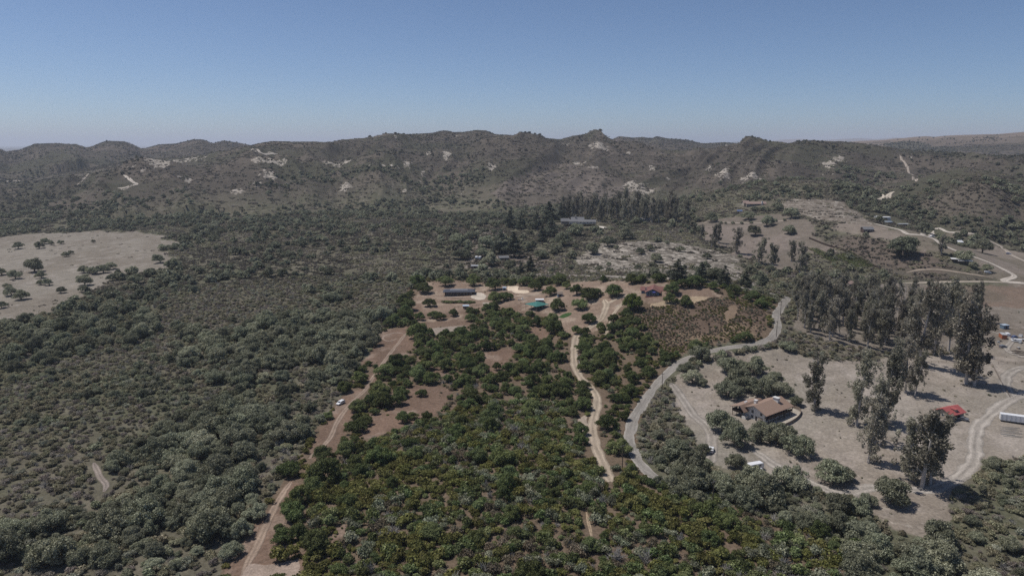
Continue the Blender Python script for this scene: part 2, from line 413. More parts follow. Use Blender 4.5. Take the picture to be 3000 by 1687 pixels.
def build_ground():
    fine = np.radians(np.linspace(-47, 47, 820))
    left = np.radians(np.linspace(-180, -49, 34))
    right = np.radians(np.linspace(49, 176, 33))
    az = np.concatenate([left, fine, right])
    rr = np.concatenate([np.geomspace(90, 900, 330)[:-1], np.geomspace(900, 3600, 300)[:-1], np.geomspace(3600, 9000, 70)[:-1], np.geomspace(9000, 45000, 44)])
    na, nr = len(az), len(rr)
    A, R = np.meshgrid(az, rr)
    X = (np.sin(A) * R).ravel(); Y = (np.cos(A) * R).ravel()
    Z, hill, q, n1 = terrain(X, Y, True)
    # colours: what grows or lies on the ground
    wx = X + 7 * (fbm(X / 14, Y / 14, 3, 101) - 0.5) + 3 * (fbm(X / 4, Y / 4, 2, 103) - 0.5)
    wy = Y + 9 * (fbm(X / 14 + 50, Y / 14, 3, 107) - 0.5) + 3 * (fbm(X / 4 + 30, Y / 4, 2, 109) - 0.5)
    far = np.clip(R.ravel() / 700, 0.35, 2.2)
    wx = X + (wx - X) * far; wy = Y + (wy - Y) * far
    g1 = fbm(X / 45, Y / 45, 5, 111); g2 = fbm(X / 9, Y / 9, 4, 113); g3 = fbm(X / 150, Y / 150, 4, 115)
    C = lambda *c: np.array(c)[None, :]
    mix = lambda a, b, t: a * (1 - t[:, None]) + b * t[:, None]
    pale = np.zeros(len(X))
    col = mix(C(.118, .107, .078), C(.102, .101, .066), sstep(.35, .65, g1))
    col = mix(col, C(.175, .155, .12), sstep(.52, .75, g2) * 0.55)
    # hillsides: brownish chaparral with olive and dry patches
    hc = mix(C(.080, .069, .056), C(.070, .067, .047), sstep(.4, .62, fbm(X / 210, Y / 210, 4, 121)))
    hc = mix(hc, C(.118, .099, .080), sstep(.50, .70, fbm(X / 60, Y / 60, 5, 123)) * 0.8)
    pale = np.where(hill > .12, 0.20 + 0.22 * sstep(.50, .70, fbm(X / 140, Y / 200, 4, 127)), pale)
    col = mix(col, hc, sstep(0.05, 0.3, hill))
    r = R.ravel()
    gold = sstep(3300, 4200, r) * (A.ravel() > math.radians(20))
    col = mix(col, C(.185, .145, .115), gold * sstep(.3, .6, g3 + .12))
    gold2 = sstep(2600, 3200, r) * (A.ravel() < math.radians(10))
    col = mix(col, C(.12, .095, .08), gold2 * sstep(.45, .6, g3))
    def paint(poly, c, amount, pl=0.0):
        m = inside(poly, wx, wy)
        nonlocal col, pale
        t = np.where(m, amount, 0.0)
        col = mix(col, c, t)
        pale = np.where(m, pl, pale)
    paint(PARCEL, C(.150, .105, .075), 0.75 + 0 * r)
    grass = mix(C(.248, .214, .178), C(.205, .172, .140), sstep(.35, .65, g1))
    grass = mix(grass, C(.29, .25, .215), sstep(.55, .75, g2) * .7)
    paint(MEADOW, grass * C(.94, .97, .97), 0.97 + 0 * r)
    paint(YARD_R, grass * 0.80, 0.95 + 0 * r)
    fg = mix(grass * 1.08, C(.215, .20, .165), sstep(.5, .68, g3) * .6)
    fg = mix(fg, C(.33, .29, .25), sstep(.56, .72, fbm(X / 16, Y / 30, 4, 131)) * .6)
    paint(FIELD, fg, 0.97 + 0 * r, 0.24 + 0.20 * sstep(.45, .72, fbm(X / 40, Y / 40, 3, 133)))
    paint(PLOUGH, mix(C(.175, .13, .10), C(.15, .12, .092), sstep(.4, .6, g1)), 0.95 + 0 * r)
    paint(VALLEY, mix(C(.215, .18, .15), C(.165, .14, .11), sstep(.4, .6, g1)), 0.9 + 0 * r)
    paint(KNOLL, mix(C(.20, .165, .14), C(.16, .135, .11), sstep(.4, .6, g1)), 0.95 + 0 * r)
    paint(PALE_SLOPE, C(.155, .13, .105), 0.95 + 0 * r, 0.495 + 0 * r)
    paint(SAND, C(.115, .10, .082), 0.95 + 0 * r, 0.46 + 0.13 * fbm(X / 35, Y / 35, 3, 145))
    paint(HUMP, mix(C(.125, .10, .082), C(.10, .088, .068), sstep(.4, .6, g1)), 0.95 + 0 * r)
    paint(MIDSOIL, mix(C(.22, .19, .165), C(.16, .13, .11), sstep(.4, .6, g2)), 0.85 + 0 * r)
    paint(BOWL, mix(C(.15, .126, .108), C(.118, .10, .082), sstep(.4, .6, g1)), 0.9 + 0 * r, .2)
    paint(SCRUB_SLOPE, mix(C(.115, .083, .062), C(.19, .14, .095), sstep(.5, .7, g2)), 0.95 + 0 * r)
    soil = mix(C(.180, .122, .090), C(.142, .098, .073), sstep(.35, .65, g1))
    soil = mix(soil, C(.25, .19, .15), sstep(.56, .72, g2) * .7)
    for p in CLEAR:
        paint(p, soil, 0.95 + 0 * r, 0.22 + 0.18 * sstep(.45, .7, g2))
    hs = mix(C(.225, .165, .125), C(.165, .115, .085), sstep(.4, .62, g1))
    hs = mix(hs, C(.33, .26, .20), sstep(.55, .72, g2) * .8)
    paint(HOME, hs, 0.95 + 0 * r, 0.24 + 0.18 * sstep(.45, .7, g2))
    for p in TREE_BAND:
        paint(p, C(.075, .072, .052), 0.8 + 0 * r)
    rk_all = np.zeros(len(X))
    for (u, v, hw, hh) in ROCK:
        hw *= 1.2; hh *= 1.35
        c3 = at([u, u, u], [v, v - hh, v + hh])
        cx, cy = c3[0, :2]
        rc = math.hypot(cx, cy)
        lat = hw * math.hypot(rc, CAM_H - c3[0, 2]) / FPX
        rad = max(6.0, min(abs(np.hypot(*c3[1, :2]) - np.hypot(*c3[2, :2])) / 2, hh * 5.0))
        a = math.atan2(cx, cy)
        lx = (X - cx) * math.cos(a) - (Y - cy) * math.sin(a)
        ly = (X - cx) * math.sin(a) + (Y - cy) * math.cos(a)
        m = (np.abs(lx) < lat * 1.8) & (np.abs(ly) < rad * 2.0)
        if not m.any(): continue
        d = (lx[m] / lat) ** 2 + (ly[m] / rad) ** 2
        nz = (fbm(X[m] / 26, Y[m] / 50, 3, 151) - .5) * 1.8 + (fbm(X[m] / 6, Y[m] / 16, 3, 153) - .5) * 2.4
        rk_all[m] = np.maximum(rk_all[m], sstep(-0.2, 0.5, (0.85 - d) * 0.8 + nz * .55))
    pale = np.maximum(pale, np.clip(rk_all, 0, 1) * 0.60)
    Z = Z + rk_all * 2.0 * (fbm(X / 9, Y / 9, 3, 157) - 0.4)
    V = np.stack([X, Y, Z], 1)
    idx = np.arange(na * nr).reshape(nr, na)
    nxt = np.roll(idx, -1, axis=1)
    F = np.stack([idx[:-1], nxt[:-1], nxt[1:], idx[1:]], -1).reshape(-1, 4)
    # the disc below the camera
    V = np.concatenate([V, [[0, 0, float(terrain(np.array([0.]), np.array([0.]))[0])]]])
    col = np.concatenate([col, [[.1, .09, .07]]]); pale = np.append(pale, 0)
    c = len(V) - 1
    fan = np.stack([np.full(na, c), np.roll(idx[0], -1), idx[0], idx[0]], -1)
    me = np_mesh('ground', V, F, ground_material('ground_cover'), True, {'albedo': col, 'pale': pale})
    # close the middle with real triangles
    bm = bmesh.new(); bm.from_mesh(me); bm.verts.ensure_lookup_table()
    for i in range(na):
        bm.faces.new((bm.verts[c], bm.verts[int(nxt[0, i])], bm.verts[int(idx[0, i])]))
    bm.to_mesh(me); bm.free()
    return tag(link('ground', me), 'dry scrubby valley floor rising into chaparral hills with pale sandstone scars', None, None, 'structure')

ground = build_ground()

# ------------------------------------------------------------------ foliage and bark materials
def foliage(name, a, b, dark=None, rnd=0.35, hue=0.02):
    """leaf colour between a and b from leaf to leaf, and a little different from plant to plant"""
    m, nt, bs = new_mat(name)
    at_ = N(nt, 'ShaderNodeAttribute', attribute_name='tint')
    oi = N(nt, 'ShaderNodeObjectInfo')
    rp = N(nt, 'ShaderNodeValToRGB')
    rp.color_ramp.elements[0].position = 0.0; rp.color_ramp.elements[0].color = (*[c * 0.55 for c in a], 1)
    rp.color_ramp.elements[1].position = 1.0; rp.color_ramp.elements[1].color = (*[min(1, c * 1.5) for c in b], 1)
    e = rp.color_ramp.elements.new(0.45); e.color = (*a, 1)
    e = rp.color_ramp.elements.new(0.8); e.color = (*b, 1)
    hs = N(nt, 'ShaderNodeHueSaturation')
    pale = N(nt, 'ShaderNodeMix', data_type='RGBA'); pale.inputs[7].default_value = (*[min(.5, c * 1.25 + .015) for c in b], 1)
    pm = N(nt, 'ShaderNodeMapRange'); pm.inputs['From Min'].default_value = 0.55; pm.inputs['From Max'].default_value = 1.0; pm.inputs['To Max'].default_value = 0.5
    f3 = N(nt, 'ShaderNodeMath', operation='MULTIPLY'); f3.inputs[1].default_value = 23.7
    f4 = N(nt, 'ShaderNodeMath', operation='FRACT')
    v = N(nt, 'ShaderNodeMapRange'); v.inputs['To Min'].default_value = 1 - rnd; v.inputs['To Max'].default_value = 1 + rnd
    h = N(nt, 'ShaderNodeMapRange'); h.inputs['To Min'].default_value = 0.5 - hue; h.inputs['To Max'].default_value = 0.5 + hue
    fr = N(nt, 'ShaderNodeMath', operation='MULTIPLY'); fr.inputs[1].default_value = 7.31
    f2 = N(nt, 'ShaderNodeMath', operation='FRACT')
    L = nt.links.new
    L(at_.outputs['Fac'], rp.inputs[0]); L(oi.outputs['Random'], v.inputs[0])
    L(oi.outputs['Random'], fr.inputs[0]); L(fr.outputs[0], f2.inputs[0]); L(f2.outputs[0], h.inputs[0])
    L(oi.outputs['Random'], f3.inputs[0]); L(f3.outputs[0], f4.inputs[0]); L(f4.outputs[0], pm.inputs[0]); L(pm.outputs[0], pale.inputs[0]); L(rp.outputs[0], pale.inputs[6]); L(pale.outputs[2], hs.inputs['Color']); L(v.outputs[0], hs.inputs['Value']); L(h.outputs[0], hs.inputs['Hue'])
    L(hs.outputs[0], bs.inputs['Base Color'])
    bs.inputs['Roughness'].default_value = 0.85
    bs.inputs['Specular IOR Level'].default_value = 0.10
    tr = N(nt, 'ShaderNodeBsdfTranslucent')
    ms = N(nt, 'ShaderNodeMixShader'); ms.inputs[0].default_value = 0.32
    out = nt.nodes.get('Material Output')
    L(hs.outputs[0], tr.inputs['Color']); L(bs.outputs[0], ms.inputs[1]); L(tr.outputs[0], ms.inputs[2]); L(ms.outputs[0], out.inputs['Surface'])
    return m

M = {}
M['oak_in'] = foliage('oak_leaves_green', (.098, .122, .038), (.185, .212, .094), rnd=.36, hue=.018)
M['oak_out'] = foliage('oak_leaves_grey', (.205, .212, .136), (.320, .322, .226), rnd=.34, hue=.016)
M['olive_in'] = foliage('olive_shrub_leaves', (.128, .128, .036), (.198, .192, .070), rnd=.3, hue=.015)
M['green_in'] = foliage('green_shrub_leaves', (.098, .124, .040), (.180, .205, .094), rnd=.35, hue=.025)
M['sage_in'] = foliage('sage_shrub_leaves', (.150, .162, .096), (.280, .286, .200), rnd=.3, hue=.025)
M['brown_in'] = foliage('dry_brown_shrub', (.150, .122, .080), (.235, .200, .145), rnd=.3, hue=.015)
M['olive_out'] = foliage('muted_olive_shrub', (.228, .208, .130), (.310, .288, .195), rnd=.3)
M['green_out'] = foliage('muted_green_shrub', (.185, .196, .118), (.290, .296, .198), rnd=.35, hue=.02)
M['sage_out'] = foliage('muted_sage_shrub', (.225, .228, .165), (.350, .346, .268), rnd=.3)
M['brown_out'] = foliage('muted_dry_shrub', (.225, .192, .160), (.315, .278, .236), rnd=.3)
M['euc'] = foliage('eucalyptus_leaves', (.205, .192, .142), (.325, .302, .235), rnd=.3, hue=.018)
M['conifer'] = foliage('conifer_needles', (.082, .092, .064), (.150, .162, .118), rnd=.25)
M['pepper'] = foliage('bright_pepper_tree_leaves', (.095, .130, .026), (.180, .215, .070), rnd=.2)
M['hill'] = foliage('hill_chaparral_leaves', (.138, .122, .092), (.195, .176, .138), rnd=.4, hue=.025)
M['hill_oak'] = foliage('hill_oak_leaves', (.128, .124, .084), (.195, .190, .138), rnd=.35, hue=.02)
M['vine'] = foliage('vine_leaves', (.110, .132, .050), (.185, .205, .090), rnd=.2)
M['bark'] = plain('grey_brown_bark', (.13, .105, .085), 1.0, .3, 6)
M['pale_bark'] = plain('pale_eucalyptus_bark', (.46, .42, .38), 0.95, .3, 2)
M['dead'] = plain('bleached_dead_wood', (.33, .31, .28), 0.95, .25, 5)

# ------------------------------------------------------------------ plant builders (numpy)
def leaf_cloud(C, R, n, rng, size, squash=1.0, lower=0.35, spread=0.75):
    """n leaf clumps over the lobes (centre C, radius R): positions, normals, sizes"""
    w = R ** 2; w = w / w.sum()
    k = rng.choice(len(R), n, p=w)
    d = rng.normal(size=(n, 3)); d /= np.linalg.norm(d, axis=1, keepdims=True)
    flip = (d[:, 2] < -lower)
    d[flip, 2] *= -1
    rad = R[k] * (0.50 + 0.72 * rng.random(n) ** 0.8)
    P = C[k] + d * rad[:, None] * np.array([1, 1, squash])
    nr = d + spread * rng.normal(size=(n, 3))
    nr /= np.linalg.norm(nr, axis=1, keepdims=True)
    s = size * (0.6 + 0.8 * rng.random(n))
    return P, nr, s

def quad_mesh(name, P, nr, s, mat, rng, aspect=0.7, tint=None):
    n = len(P)
    ref = rng.normal(size=(n, 3))
    t = np.cross(nr, ref); t /= np.linalg.norm(t, axis=1, keepdims=True) + 1e-9
    b = np.cross(nr, t)
    t = t * s[:, None]; b = b * (s * aspect)[:, None]
    fold = nr * (s * 0.25)[:, None]
    V = np.stack([P - t, P - b - fold, P + t, P + b - fold * 0.3], 1).reshape(-1, 3)
    F = np.arange(4 * n).reshape(n, 4)
    if tint is None:
        tint = rng.random(n)
    return np_mesh(name, V, F, mat, False, {'tint': np.repeat(tint, 4)})

def tube(pts, rads, sides=5):
    """a tapered limb along pts"""
    pts = np.asarray(pts, float); V = []; F = []
    for i, p in enumerate(pts):
        d = pts[min(i + 1, len(pts) - 1)] - pts[max(i - 1, 0)]
        d = d / (np.linalg.norm(d) + 1e-9)
        a = np.cross(d, [0.3, 0.9, 0.2]); a /= np.linalg.norm(a) + 1e-9
        b = np.cross(d, a)
        for k in range(sides):
            th = 2 * math.pi * k / sides
            V.append(p + (a * math.cos(th) + b * math.sin(th)) * rads[i])
    for i in range(len(pts) - 1):
        for k in range(sides):
            k2 = (k + 1) % sides
            F.append([i * sides + k, i * sides + k2, (i + 1) * sides + k2, (i + 1) * sides + k])
    return np.array(V), np.array(F)

def join_tubes(tubes):
    V = []; F = []; o = 0
    for v, f in tubes:
        V.append(v); F.append(f + o); o += len(v)
    return np.concatenate(V), np.concatenate(F)

def oak_parts(seed, n=7600, leaf=0.20, mat='oak_in', narrow=1.0):
    """crown and trunk of a live oak, about 10 m across and 6.5 m tall, its skirts near the ground"""
    rng = np.random.default_rng(seed)
    nl = int(rng.integers(34, 48))
    rx, ry = 3.9 * (0.82 + 0.36 * rng.random()), 3.9 * (0.82 + 0.36 * rng.random())
    rz = 3.0 * (0.8 + 0.4 * rng.random())
    d = rng.normal(size=(nl, 3)); d /= np.linalg.norm(d, axis=1, keepdims=True)
    d[:, 2] = np.abs(d[:, 2]) * 1.15 - 0.25
    f = 0.35 + 0.68 * rng.random((nl, 1)) ** 0.55
    C = d * f * np.array([rx, ry, rz]) + np.array([0, 0, 2.3])
    C[:, 2] = np.maximum(C[:, 2], 0.9 + 0.5 * rng.random(nl))
    C[:, :2] += rng.normal(size=2) * 0.4
    R = 0.65 + 0.75 * rng.random(nl)
    C[:, :2] *= narrow
    P, nr, s = leaf_cloud(C, R, n, rng, leaf, 0.85, 0.5, 0.5)
    keep = P[:, 2] > 0.15
    P, nr, s = P[keep], nr[keep], s[keep]
    crown = quad_mesh('crown', P, nr, s, M[mat], rng, 0.7)
    tb = [tube([[0, 0, -0.6], [0.1, 0.05, 0.8], [0.2, -0.1, 1.6]], [0.42, 0.32, 0.26], 6)]
    for k in range(8):
        c = C[int(rng.integers(nl))]
        mid = c * 0.5 + np.array([0, 0, 0.6])
        tb.append(tube([[0.1, 0, 1.0], mid, c], [0.18, 0.11, 0.04], 4))
    V, F = join_tubes(tb)
    trunk = np_mesh('trunk', V, F, M['bark'], True)
    return crown, trunk

def shrub_mesh(seed, mat, n=620, leaf=0.19, flat=1.0):
    """a rounded shrub about 3 m across and 1.7 m tall"""
    rng = np.random.default_rng(seed)
    nl = int(rng.integers(5, 9))
    a = rng.random(nl) * 2 * math.pi; rr = 1.0 * np.sqrt(rng.random(nl))
    C = np.stack([np.cos(a) * rr, np.sin(a) * rr, 0.45 + 0.65 * rng.random(nl)], 1)
    R = 0.5 + 0.38 * rng.random(nl)
    P, nr, s = leaf_cloud(C, R, n, rng, leaf, 0.9, 0.35, 0.55)
    P[:, 2] *= flat
    keep = P[:, 2] > -0.1
    return quad_mesh('chaparral_shrub', P[keep], nr[keep], s[keep], M[mat], rng)

def twig_mesh(seed, mat='dead', h=1.8, w=1.6, n=46):
    """a leafless tangle of grey twigs"""
    rng = np.random.default_rng(seed)
    tb = []
    for k in range(n):
        a = rng.random() * 6.283; e = 0.3 + 1.1 * rng.random()
        d = np.array([math.cos(a) * math.cos(e) * w, math.sin(a) * math.cos(e) * w, math.sin(e) * h])
        p0 = np.array([rng.normal() * .2, rng.normal() * .2, 0])
        m = p0 + d * 0.55 + rng.normal(size=3) * 0.14
        tb.append(tube([p0, m, p0 + d + rng.normal(size=3) * 0.25], [0.06, 0.045, 0.02], 3))
    V, F = join_tubes(tb)
    return np_mesh('dead_shrub', V, F, M[mat])

def euc_parts(seed, h=26.0, n=7200, leaf=0.27, lean=0.0, slim=1.0):
    """a tall gum tree: pale trunk, steep limbs, foliage hung in loose ragged clumps almost to the ground"""
    rng = np.random.default_rng(seed)
    top = np.array([rng.normal() * 1.6 + lean, rng.normal() * 1.6, h * 0.93])
    def trunk_at(t):
        return np.array([top[0] * t ** 1.4, top[1] * t ** 1.4, h * 0.93 * t])
    tb = [tube([trunk_at(t) - (np.array([0, 0, .8]) if t == 0 else 0) for t in (0, .2, .4, .6, .8, 1.0)], [.42, .34, .28, .21, .13, .05], 6)]
    C = []; R = []
    nb = int(rng.integers(22, 30))
    bot = 0.06 + 0.14 * rng.random()
    side = rng.random() * 6.283
    for k in range(nb):
        t = bot + (0.90 - bot) * (k + rng.random()) / nb
        p0 = trunk_at(t)
        a = side + rng.normal() * 1.7
        ln = h * (0.06 + 0.15 * rng.random() ** 1.4) * (1.1 - 0.5 * t) * slim
        d = np.array([math.cos(a), math.sin(a), 0.55 + 1.0 * rng.random()])
        p1 = p0 + d * ln * 0.55; p2 = p0 + d * ln * np.array([1, 1, 0.8])
        tb.append(tube([p0, p1, p2], [.12, .075, .03], 3))
        for q in range(int(rng.integers(2, 6))):
            c = p0 + (p2 - p0) * (0.3 + 0.8 * rng.random()) + rng.normal(size=3) * np.array([.7, .7, 1.0])
            C.append(c); R.append(0.4 + 0.65 * rng.random() ** 1.5)
            if rng.random() < 0.55:
                C.append(c - np.array([0, 0, 0.9 + rng.random()])); R.append(0.4 + 0.5 * rng.random())
    for q in range(9):
        C.append(trunk_at(0.72 + 0.30 * rng.random()) + rng.normal(size=3) * np.array([.8, .8, .8])); R.append(0.5 + 0.6 * rng.random())
    C = np.array(C); R = np.array(R)
    P, nr, s = leaf_cloud(C, R, n, rng, leaf, 1.35, 1.0, 1.0)
    keep = P[:, 2] > 0.3
    crown = quad_mesh('crown', P[keep], nr[keep], s[keep], M['euc'], rng, 0.55)
    V, F = join_tubes(tb)
    return crown, np_mesh('trunk', V, F, M['pale_bark'], True)

def dead_euc_parts(seed, h=22.0):
    rng = np.random.default_rng(seed)
    lean = rng.normal(size=2) * 2.0
    tb = []
    def grow(p, d, ln, rad, depth):
        q = p + d * ln * 0.5 + rng.normal(size=3) * ln * 0.04
        e = p + d * ln + rng.normal(size=3) * ln * 0.07
        tb.append(tube([p, q, e], [rad, rad * .8, rad * .55], 4))
        if depth == 0: return
        for k in range(int(rng.integers(2, 4))):
            nd = d + rng.normal(size=3) * 0.55 + np.array([0, 0, .15])
            nd /= np.linalg.norm(nd)
            grow(q + (e - q) * rng.random(), nd, ln * (0.5 + 0.3 * rng.random()), rad * 0.5, depth - 1)
    d = np.array([lean[0] / h, lean[1] / h, 1.0]); d /= np.linalg.norm(d)
    grow(np.array([0, 0, -.6]), d, h * 0.5, .34, 4)
    V, F = join_tubes(tb[:1]); V2, F2 = join_tubes(tb[1:])
    return np_mesh('branches', V2, F2, M['dead']), np_mesh('trunk', V, F, M['dead'], True)

def conifer_parts(seed, h=18.0, n=3000, w=0.25):
    rng = np.random.default_rng(seed)
    C = []; R = []
    for k in range(60):
        t = rng.random() ** 0.8
        z = h * (0.10 + 0.88 * t)
        rad = h * w * (1.05 - t) * (0.75 + 0.5 * rng.random())
        a = rng.random() * 6.283; f = 0.35 + 0.6 * rng.random()
        C.append([math.cos(a) * rad * f, math.sin(a) * rad * f, z]); R.append(max(0.45, rad * 0.42))
    C = np.array(C); R = np.array(R)
    P, nr, s = leaf_cloud(C, R, n, rng, 0.48, 0.7, 0.8)
    crown = quad_mesh('crown', P, nr, s, M['conifer'], rng, 0.6)
    V, F = tube([[0, 0, -.6], [0, 0, h * .5], [0, 0, h * .95]], [.36, .24, .05], 6)
    return crown, np_mesh('trunk', V, F, M['bark'], True)

def patch_mesh(seed, mat, rad=5.0, nb=9, n=260, leaf=0.62, h=1.3):
    """a patch of hillside scrub, some bushes grown together"""
    rng = np.random.default_rng(seed)
    a = rng.random(nb) * 6.283; rr = rad * np.sqrt(rng.random(nb))
    C = np.stack([np.cos(a) * rr, np.sin(a) * rr, 0.2 + 0.3 * rng.random(nb)], 1)
    R = h * (0.55 + 0.6 * rng.random(nb))
    P, nr, s = leaf_cloud(C, R, n, rng, leaf, 0.75, 0.1, 0.5)
    keep = P[:, 2] > -0.3
    return quad_mesh('scrub_patch', P[keep], nr[keep], s[keep], M[mat], rng)

# ------------------------------------------------------------------ stuff: scattered plants nobody could count
def hidden_collection(name, meshes):
    c = bpy.data.collections.new(name)
    for i, me in enumerate(meshes):
        c.objects.link(bpy.data.objects.new('%s_%02d' % (name, i), me))
    return c

def scatter_group():
    g = bpy.data.node_groups.new('scatter', 'GeometryNodeTree')
    g.interface.new_socket('Geometry', in_out='INPUT', socket_type='NodeSocketGeometry')
    s = g.interface.new_socket('Plants', in_out='INPUT', socket_type='NodeSocketCollection')
    g.interface.new_socket('Geometry', in_out='OUTPUT', socket_type='NodeSocketGeometry')
    n = g.nodes
    gi = n.new('NodeGroupInput'); go = n.new('NodeGroupOutput')
    ci = n.new('GeometryNodeCollectionInfo'); ci.inputs['Separate Children'].default_value = True; ci.inputs['Reset Children'].default_value = True
    ip = n.new('GeometryNodeInstanceOnPoints'); ip.inputs['Pick Instance'].default_value = True
    a1 = n.new('GeometryNodeInputNamedAttribute'); a1.data_type = 'FLOAT'; a1.inputs[0].default_value = 'spin'
    a2 = n.new('GeometryNodeInputNamedAttribute'); a2.data_type = 'FLOAT_VECTOR'; a2.inputs[0].default_value = 'size'
    a3 = n.new('GeometryNodeInputNamedAttribute'); a3.data_type = 'INT'; a3.inputs[0].default_value = 'which'
    cx = n.new('ShaderNodeCombineXYZ')
    L = g.links.new
    L(gi.outputs['Geometry'], ip.inputs['Points']); L(gi.outputs['Plants'], ci.inputs['Collection'])
    L(ci.outputs['Instances'], ip.inputs['Instance'])
    L(a1.outputs['Attribute'], cx.inputs[2]); L(cx.outputs[0], ip.inputs['Rotation'])
    L(a2.outputs['Attribute'], ip.inputs['Scale']); L(a3.outputs['Attribute'], ip.inputs['Instance Index'])
    L(ip.outputs['Instances'], go.inputs['Geometry'])
    return g, s.identifier
SCAT, SCAT_ID = scatter_group()

def scatter(name, label, P, size, spin, which, coll):
    me = bpy.data.meshes.new(name)
    n = len(P)
    me.vertices.add(n); me.vertices.foreach_set('co', np.asarray(P, np.float32).ravel())
    a = me.attributes.new('spin', 'FLOAT', 'POINT'); a.data.foreach_set('value', np.asarray(spin, np.float32))
    a = me.attributes.new('size', 'FLOAT_VECTOR', 'POINT'); a.data.foreach_set('vector', np.asarray(size, np.float32).ravel())
    a = me.attributes.new('which', 'INT', 'POINT'); a.data.foreach_set('value', np.asarray(which, np.int32))
    o = link(name, me)
    md = o.modifiers.new('scatter', 'NODES'); md.node_group = SCAT
    md[SCAT_ID] = coll
    return tag(o, label, None, None, 'stuff')

# ------------------------------------------------------------------ things made of a crown and a trunk
def plant(name, meshes, x, y, scale, rz, label, cat, group=None, mat=None, sz=None, z=None):
    """an Empty at the foot of the plant with its parts"""
    if z is None:
        z = float(terrain(np.array([x]), np.array([y]))[0])
    e = link(name, None, None, (x, y, z), rz)
    e.empty_display_size = 0.5
    e.scale = (scale, scale, sz if sz else scale)
    for me in meshes:
        o = link(me.name.split('.')[0], me, e)
        if mat and me.name.startswith('crown'):
            o.material_slots[0].link = 'OBJECT'
            o.material_slots[0].material = mat
    return tag(e, label, cat, group)

OAKS = [oak_parts(100 + i) for i in range(9)]
EUCS = [euc_parts(200 + i, slim=0.85 + 0.3 * (i % 3) / 2) for i in range(7)]
DEADS = [dead_euc_parts(300 + i) for i in range(4)]
CONES = [conifer_parts(400 + i, w=(0.23, 0.3, 0.27)[i]) for i in range(3)]

# ------------------------------------------------------------------ roads, tracks and pads
ROAD_MAT = ground_material('dirt_track', fine=1.6, bump=0.2)
ROADS = []          # (points, half width) for keeping plants off

def smooth_line(P, step):
    P = np.asarray(P, float)
    Q = np.vstack([2 * P[0] - P[1], P, 2 * P[-1] - P[-2]])
    out = []
    for i in range(1, len(Q) - 2):
        p0, p1, p2, p3 = Q[i - 1], Q[i], Q[i + 1], Q[i + 2]
        n = max(2, int(np.linalg.norm(p2 - p1) / step))
        for k in range(n):
            t = k / n
            out.append(0.5 * ((2 * p1) + (-p0 + p2) * t + (2 * p0 - 5 * p1 + 4 * p2 - p3) * t * t + (-p0 + 3 * p1 - 3 * p2 + p3) * t ** 3))
    out.append(P[-1])
    return np.array(out)

def road(name, label, pix, width, col, kind='dirt', seed=0, keep=0.6, ragged=0.36):
    W = at([p[0] for p in pix], [p[1] for p in pix])[:, :2]
    r = np.hypot(W[:, 0], W[:, 1]).mean()
    L = smooth_line(W, 1.2 if r < 500 else 3.0 if r < 1000 else 6)
    ROADS.append((L, width / 2 + keep))
    d = np.gradient(L, axis=0); d /= np.linalg.norm(d, axis=1, keepdims=True) + 1e-9
    nrm = np.stack([-d[:, 1], d[:, 0]], 1)
    cross = np.array([-1, -.8, -.55, -.3, 0, .3, .55, .8, 1.0])
    s = np.arange(len(L)) * 1.0
    V = []; K = []
    taper = np.minimum(1, np.minimum(np.arange(len(L)) + 2, np.arange(len(L))[::-1] + 2) / 5)
    for c in cross:
        rg = 1 + ragged * 2 * (fbm(s / 5 + seed + (c > 0) * 40, s * 0 + seed, 3, 7 + seed) - 0.5)
        off = nrm * (c * width / 2 * rg * taper)[:, None]
        p = L + off
        z = terrain(p[:, 0], p[:, 1]) + (0.09 + 0.00025 * r * (r > 500)) - 0.07 * (abs(c) > 0.95)
        V.append(np.column_stack([p, z]))
        base = np.array(col)
        if kind == 'dirt':
            f = {1.0: .66, .8: .84, .55: 1.12, .3: .96, 0.0: .74}[abs(c)]
        else:
            f = {1.0: 1.25, .8: 1.15, .55: .95, .3: 1.02, 0.0: .95}[abs(c)]
        nz = 0.72 + 0.56 * fbm(s / 6 + c * 3, s * 0 + c * 5 + seed, 4, 19)
        K.append(base[None, :] * (f * nz)[:, None])
    n = len(cross); m = len(L)
    V = np.stack(V, 1).reshape(-1, 3); K = np.stack(K, 1).reshape(-1, 3)
    idx = np.arange(m * n).reshape(m, n)
    F = np.stack([idx[:-1, :-1], idx[:-1, 1:], idx[1:, 1:], idx[1:, :-1]], -1).reshape(-1, 4)[:, ::-1]
    o = link(name, np_mesh(name, V, F, ROAD_MAT, True, {'albedo': K}))
    return tag(o, label, None, None, 'structure')

